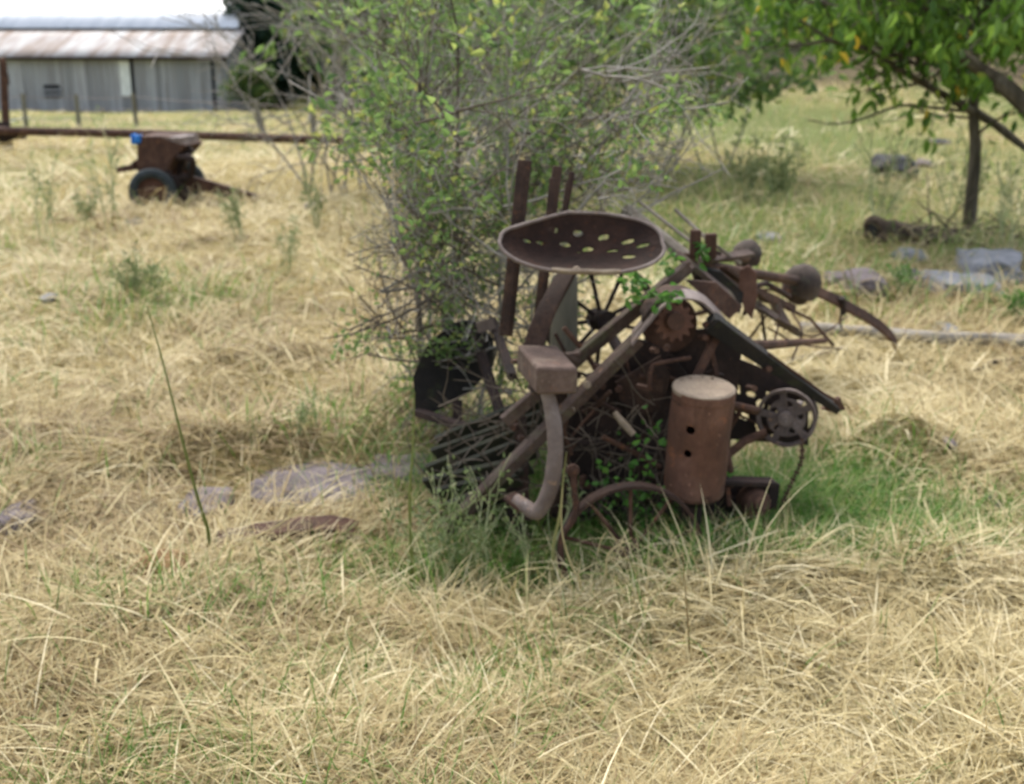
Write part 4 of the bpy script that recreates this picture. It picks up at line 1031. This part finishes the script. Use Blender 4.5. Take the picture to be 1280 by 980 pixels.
sb = Vector((.0, 3.95, gz(0, 3.95))); shrub = thing('tangled_shrub', sb, 'tall tangled shrub of grey twigs and small leaves growing behind the seat', 'shrub')
m = MB(); m2 = MB(); tips = []; bare = []
for k in range(24):
    bx = random.uniform(-.42, .42); by = random.uniform(3.7, 4.35); b = Vector((bx, by, gz(bx, by)))
    lean = Vector((bx * .75 + random.gauss(0, .22), random.gauss(.05, .18), 1)).normalized()
    branches(m if k % 3 else m2, b, lean, random.uniform(.9, 1.75), random.uniform(.005, .011), 2, tips if k % 3 != 1 else bare, (7, 5), .22, .03, .5, .8, .0014, (6, 4, 3))
for k in range(26):   # arching outer sprays
    bx = random.uniform(-.5, .5); b = Vector((bx, 3.8, gz(bx, 3.8) + random.uniform(.25, .75))); s = -1 if k % 2 else 1
    branches(m, b, (s * random.uniform(.5, 1), random.uniform(-.35, .3), random.uniform(.2, .9)), random.uniform(.4, .75), .006, 2, bare if k % 3 else tips, (6, 4), .2, -.01, .5, .7, .0014, (5, 4, 3))
for k in range(55):   # inner tangle of dead and live twigs
    b = Vector((random.gauss(.0, .30), random.uniform(3.4, 4.3), random.uniform(.25, 1.15)))
    if outside(b): continue
    branches(m if k % 2 else m2, b, (random.gauss(0, .8), random.gauss(-.1, .4), random.gauss(.3, .7)), random.uniform(.3, .65), .0045, 2, tips if k % 2 else bare, (6, 4), .26, .0, .55, .85, .0012, (4, 3, 3))
for k in range(52):   # low dense tangle on the left and behind the seat
    b = Vector((random.uniform(-.42, .2), random.uniform(3.35, 4.2), random.uniform(.15, .75)))
    if outside(b): continue
    branches(m if k % 2 else m2, b, (random.gauss(-.2, .8), random.gauss(-.1, .4), random.gauss(.35, .6)), random.uniform(.25, .55), .0045, 2, tips if k % 3 else bare, (6, 4), .26, .0, .55, .85, .0013, (4, 3, 3))
for k in range(34):   # thicket just behind the levers
    b = Vector((random.gauss(-.08, .13), random.uniform(3.4, 3.9), random.uniform(.3, 1.0)))
    if outside(b): continue
    branches(m2 if k % 2 else m, b, (random.gauss(0, .8), random.gauss(-.1, .4), random.gauss(.4, .6)), random.uniform(.25, .5), .0045, 2, tips if k % 2 else bare, (6, 4), .26, .0, .55, .85, .0013, (4, 3, 3))
for k in range(22):   # bare twigs arching to the right
    b = Vector((random.uniform(.15, .42), random.uniform(3.6, 4.3), random.uniform(.75, 1.3)))
    branches(m, b, (random.uniform(.4, 1), random.gauss(0, .3), random.gauss(.15, .5)), random.uniform(.35, .6), .0045, 2, bare, (6, 4), .22, -.01, .5, .8, .0013, (4, 3, 3))
for k in range(7):    # long top shoots to the left and right
    s = -1 if k % 3 else 1; b = Vector((s * .2, 4.1, .9))
    branches(m, b, (s * random.uniform(.4, .9), .2, random.uniform(.5, .9)), random.uniform(.7, 1.1), .006, 2, bare if k % 2 else tips, (6, 4), .2, -.02, .45, .7, .0014, (5, 4, 3))
m.build('stems', M['twig'], shrub); m2.build('stems', M['twig_dark'], shrub)
PRUNE[0] = None
tips = [t for t in tips if mnoise.noise(t[0][3] * 3.2) > -.12]
pos, d = tip_leaves(tips, 9, .022, .1); print('shrub leaves', len(pos), 'tips', len(tips), len(bare))
leaf_obj('foliage', pos, d, .022 + .016 * np.clip((pos[:, 2] - .7) / .6, 0, 1), M['leaf_shrub'], shrub, .55, .25, width=.5)

# bare thorny shrub farther back, left of it
def bare_shrub(name, px, Y, n, L, label, spread=.6, leafy=0, mat='twig', r=.012, lean=0):
    x = P(px, 200, Y).x; b = Vector((x, Y, gz(x, Y))); o = thing(name, b, label, 'shrub'); m = MB(); tips = []
    for k in range(n):
        q = b + Vector((random.gauss(0, .12) * L, random.gauss(0, .1) * L, 0)); branches(m, q, (random.gauss(lean, spread), random.gauss(0, spread * .6), 1), L * random.uniform(.6, 1.1), r, 2, tips, (6, 5), .22, .0, .5, .8, .004 * Y / 10, (5, 4, 3))
    m.build('stems', M[mat], o)
    if leafy:
        pos, d = tip_leaves(tips, leafy, .06, .1); leaf_obj('foliage', pos, d, .011 * Y, M['leaf_shrub'], o, .5, .25)
bare_shrub('thorn_shrub', 450, 11, 10, 2.3, 'bare grey thorn shrub with crossing twigs before the dark trees', .5, 0, lean=-.15)
bare_shrub('thorn_shrub', 590, 9.5, 13, 2.2, 'leafier grey thorn shrub close behind the tangled shrub', .4, 3)
bare_shrub('leafy_shrub', 700, 12, 14, 2.7, 'loose green shrub behind the lever bars', .5, 7)
bare_shrub('leafy_shrub', 840, 13, 14, 2.6, 'loose green shrub left of the grey fallen limb', .45, 7)

# creeper leaves in the belly of the machine
random.seed(9)
iv = thing('creeper', Vector((.45, 3.0, gz(.45, 3.0))), 'small vivid green creeper growing up inside the machine by the canister', 'creeper')
m = MB(); tips = []
for k in range(7):
    b = P(random.uniform(775, 845), 660, 3.0); b.z = gz(b.x, 3.0); branches(m, b, (random.gauss(0, .2), random.gauss(-.05, .1), 1), random.uniform(.16, .34), .003, 1, tips, (5,), .2, .02, .5, .7, .0012, (4, 3))
m.build('stems', M['twig_dark'], iv); pos, d = tip_leaves(tips, 5, .012, .1); leaf_obj('foliage', pos, d, .025, M['leaf_ivy'], iv, .5, .25, width=.6)
sg = thing('leafy_sprig', P(820, 385, 2.96), 'leafy green sprig lying over the sprocket strap', 'sprig')
m = MB(); tips = []
for px, py, Y in ((802, 372, 2.96), (830, 384, 2.95), (815, 378, 2.96), (790, 360, 3.0), (850, 320, 3.25), (880, 308, 3.35), (800, 345, 3.05)):
    pts, rad = wander(P(px - 25, py - 20, Y + .15), P(px, py, Y) - P(px - 25, py - 20, Y + .15), .17, .002, .0012, 5, .12); m.tube(pts, rad, 4); tips.append((pts[3:], .1))
m.build('stems', M['twig_dark'], sg); pos, d = tip_leaves(tips, 13, .012, .2); leaf_obj('foliage', pos, d, .03, M['leaf_ivy'], sg, .6, .25, width=.5)

dt_ = thing('dead_twigs', Vector((.3, 3.0, gz(.3, 3.0))), 'tangle of dead brown twigs caught in the dark belly of the machine', 'twigs')
m = MB()
for k in range(60):
    b = P(random.uniform(700, 850), random.uniform(500, 660), random.uniform(2.98, 3.1)); pts, rad = wander(b, (random.gauss(0, 1), random.gauss(0, .2), random.gauss(.3, .8)), random.uniform(.08, .26), .0022, .001, 5, .35); m.tube(pts, rad, 4)
for k in range(60):
    b = P(random.uniform(535, 700), random.uniform(500, 645), random.uniform(2.98, 3.12)); pts, rad = wander(b, (random.gauss(0, 1), random.gauss(0, .3), random.gauss(.5, .8)), random.uniform(.10, .3), .0024, .001, 5, .3); m.tube(pts, rad, 4)
m.build('twig', M['twig_dark'], dt_)
sw = thing('straggly_weed', P(610, 640, 2.85), 'straggly olive weed growing at the lower end of the long iron beam', 'weed')
m = MB(); tips = []
for k in range(15):
    b = P(random.uniform(530, 690), 650, random.uniform(2.74, 2.92)); b.z = gz(b.x, b.y); branches(m, b, (random.gauss(-.05, .3), random.gauss(0, .2), 1), random.uniform(.16, .34), .0028, 1, tips, (6,), .16, .03, .5, .6, .0011, (4, 3))
m.build('stems', M['weed_stem'], sw); pos, d = tip_leaves(tips, 5, .012, .0); leaf_obj('foliage', pos, d, .02, M['weed'], sw, .45, .22, width=.4)
# tall single stalks
def stalk(pxs, r, label, mat='stalk', val=.4, blades_=0):
    pts = curve([P(a, b, c) for a, b, c in pxs], 6); k = len(pts); b = pts[0].copy(); b.z = gz(b.x, b.y); pts = [b] + pts[1:]
    o = thing('grass_stalk', b, label, 'grass stalk', 'tall grass stalks')
    mm = MB(); mm.tube(pts, [r * (1 - .75 * i / (k - 1)) for i in range(k)], 6); s_ = mm.build('stem', M[mat], o)
    a = s_.data.attributes.new('rnd', 'FLOAT', 'POINT'); a.data.foreach_set('value', np.full(len(s_.data.vertices), val, np.float32))
    q = [pts[int(k * f)] for f in (.3, .5, .65)][:0]; dv = np.array([(random.uniform(-.6, .6), random.uniform(-.3, .3), .8) for _ in q])
    if q: leaf_obj('blade', [tuple(p) for p in q], dv, .12, M[mat], o, val, .05, width=.07)
Y0 = 2.45
stalk([(262, 668, 2.9), (247, 622, 2.88), (228, 550, 2.86), (206, 462, 2.85), (184, 382, 2.85)], .0055, 'long green grass stalk leaning left across the straw', val=.25)
stalk([(514, 690, 2.8), (512, 620, 2.8), (516, 560, 2.8), (518, 490, 2.8)], .0048, 'yellow-green grass stalk standing before the dark shield', val=.5)
stalk([(862, 830, 2.35), (860, 780, 2.34), (856, 730, 2.33), (853, 690, 2.32)], .0028, 'brown dry grass stalk standing upright in the foreground straw', 'straw', .15, 1)
stalk([(690, 690, 2.75), (700, 640, 2.74), (704, 600, 2.74), (708, 565, 2.74)], .0045, 'yellow dry grass stalk beside the curved arm', val=.9)
stalk([(752, 745, 2.6), (757, 715, 2.6), (762, 690, 2.6), (790, 672, 2.6)], .004, 'bent straw stalk in front of the iron wheel', 'straw', .6, 1)
stalk([(728, 732, 2.6), (712, 700, 2.6), (702, 660, 2.6), (703, 610, 2.6)], .0035, 'thin tan grass stalk crossing the left rim of the iron wheel', 'straw', .55, 1)
stalk([(276, 690, 2.7), (350, 655, 2.75), (420, 600, 2.8), (452, 556, 2.8)], .003, 'thin dry straw stem slanting over the slab', 'straw', .5, 0)
stalk([(1132, 920, 2.0), (1120, 890, 2.0), (1106, 858, 2.02)], .0026, 'short pale straw stem sticking up in the foreground corner', 'straw', .95, 0)
stalk([(1112, 430, 5.3), (1116, 395, 5.3), (1122, 368, 5.3)], .006, 'pale grass stem standing beside the curved iron arm', 'straw', .7, 0)
stalk([(1140, 350, 7.0), (1143, 325, 7.0), (1150, 300, 7.0)], .008, 'orange-tan grass stem standing before the hollow log', 'straw', .3, 0)
stalk([(1075, 400, 5.6), (1066, 350, 5.6), (1056, 308, 5.6)], .004, 'thin dark grass stem standing beside the round pink stone', 'straw', .1, 0)
# weeds
def weed(px, py, hpx, n, label, mat='weed', spread=.35, leafy=3, twig='twig'):
    b = at(px, py); u = uz(b); h_ = hpx * u; o = thing('weed_plant', b, label, 'weed', 'tall weeds in the field'); m = MB(); tips = []
    for k in range(n):
        branches(m, b + Vector((random.gauss(0, .06) * h_, random.gauss(0, .06) * h_, 0)), (random.gauss(0, spread), random.gauss(0, spread), 1), h_ * random.uniform(.6, 1.05), max(.0014, .0006 * b.y), 1, tips, (6,), .1, .05, .35, .5, .0004 * b.y, (4, 3))
    m.build('stems', M['weed_stem'], o); pos, d = tip_leaves(tips, leafy, .02, .0); leaf_obj('foliage', pos, d, .0048 * b.y, M[mat], o, .5, .25, width=.28)
weed(1092, 292, 135, 6, 'tall flowering weed standing in front of the dark boulder', spread=.3, leafy=4)
weed(1190, 285, 110, 8, 'bushy weed growing at the young tree foot, left of the trunk', spread=.3)
weed(975, 262, 75, 9, 'soft green weed clump in the middle grass right of the grey twigs', spread=.25, leafy=6)
weed(935, 245, 65, 7, 'soft green weed clump close beside the grey twigs', spread=.25, leafy=6)
weed(1255, 320, 110, 5, 'thin green weed behind the tilted stone slab', spread=.2)
weed(60, 300, 90, 3, 'thin dark weed left of the hopper and rail', spread=.12)
weed(132, 290, 150, 3, 'tall wispy weed stem rising across the rail beside the hopper', spread=.08)
weed(110, 285, 45, 5, 'low bushy weed in front of the hopper front bracket', spread=.4)
weed(180, 372, 55, 12, 'spreading green weed clump on the dry field before the hopper', spread=.7, leafy=5)
weed(300, 300, 60, 5, 'wispy weed below the end of the tail beam', spread=.2)
weed(395, 290, 70, 4, 'sparse weed between the hopper beam and the shrub', spread=.15)
weed(360, 345, 60, 4, 'sparse weed in the dry field left of the shrub', spread=.2)
weed(1270, 400, 40, 8, 'bright green weed tuft in front of the tilted slab', 'leaf_ivy', .5, 5)
weed(1130, 375, 40, 7, 'bright green weed tuft below the small purple-grey stone', 'leaf_ivy', .5, 5)
weed(372, 545, 40, 5, 'small leafy weed on the straw mound above the slabs', spread=.4)


# ---------------------------------------------------------------- camera, light, world
cam = bpy.data.cameras.new('camera'); co = link(bpy.data.objects.new('camera', cam))
co.location = (0, 0, CH); co.rotation_euler = (math.pi / 2 - PITCH, 0, 0)
cam.sensor_width = 36; cam.lens = 36 * F / 1280; cam.clip_start = .05; cam.clip_end = 900
cam.dof.use_dof = True; cam.dof.focus_distance = 1.3; cam.dof.aperture_fstop = 6.6
scene.camera = co

SUN_EL, SUN_AZ = R(60), R(-22)          # azimuth from +Y towards +X (negative: to the left)
w = bpy.data.worlds.new('World'); scene.world = w; w.use_nodes = True
sky = w.node_tree.nodes.new('ShaderNodeTexSky'); sky.sky_type = 'NISHITA'; sky.sun_disc = False
sky.sun_elevation = SUN_EL; sky.sun_rotation = SUN_AZ; sky.dust_density = 3.0; sky.air_density = 1.0; sky.ozone_density = 1.0
bg = w.node_tree.nodes['Background']; bg.inputs['Strength'].default_value = .15
hs = w.node_tree.nodes.new('ShaderNodeHueSaturation'); hs.inputs['Saturation'].default_value = .55
w.node_tree.links.new(sky.outputs[0], hs.inputs['Color']); w.node_tree.links.new(hs.outputs[0], bg.inputs[0])
sl = bpy.data.lights.new('sun', 'SUN'); so = link(bpy.data.objects.new('sun', sl))
sl.energy = 1.5; sl.angle = R(25); sl.color = (1, .95, .87)
sd = Vector((math.sin(SUN_AZ) * math.cos(SUN_EL), math.cos(SUN_AZ) * math.cos(SUN_EL), math.sin(SUN_EL)))
so.rotation_euler = (-sd).to_track_quat('-Z', 'Y').to_euler(); so.location = sd * 60
vs = scene.view_settings
scene.display_settings.display_device = 'sRGB'
vs.view_transform = 'Standard'; vs.look = 'None'; vs.gamma = 1; vs.use_curve_mapping = False; vs.exposure = 1.3
scene.render.engine = 'CYCLES'
scene.cycles.use_denoising = True
scene.cycles.max_bounces = 6; scene.cycles.transparent_max_bounces = 4
for o in COL.objects:
    if '_base' in o: del o['_base']
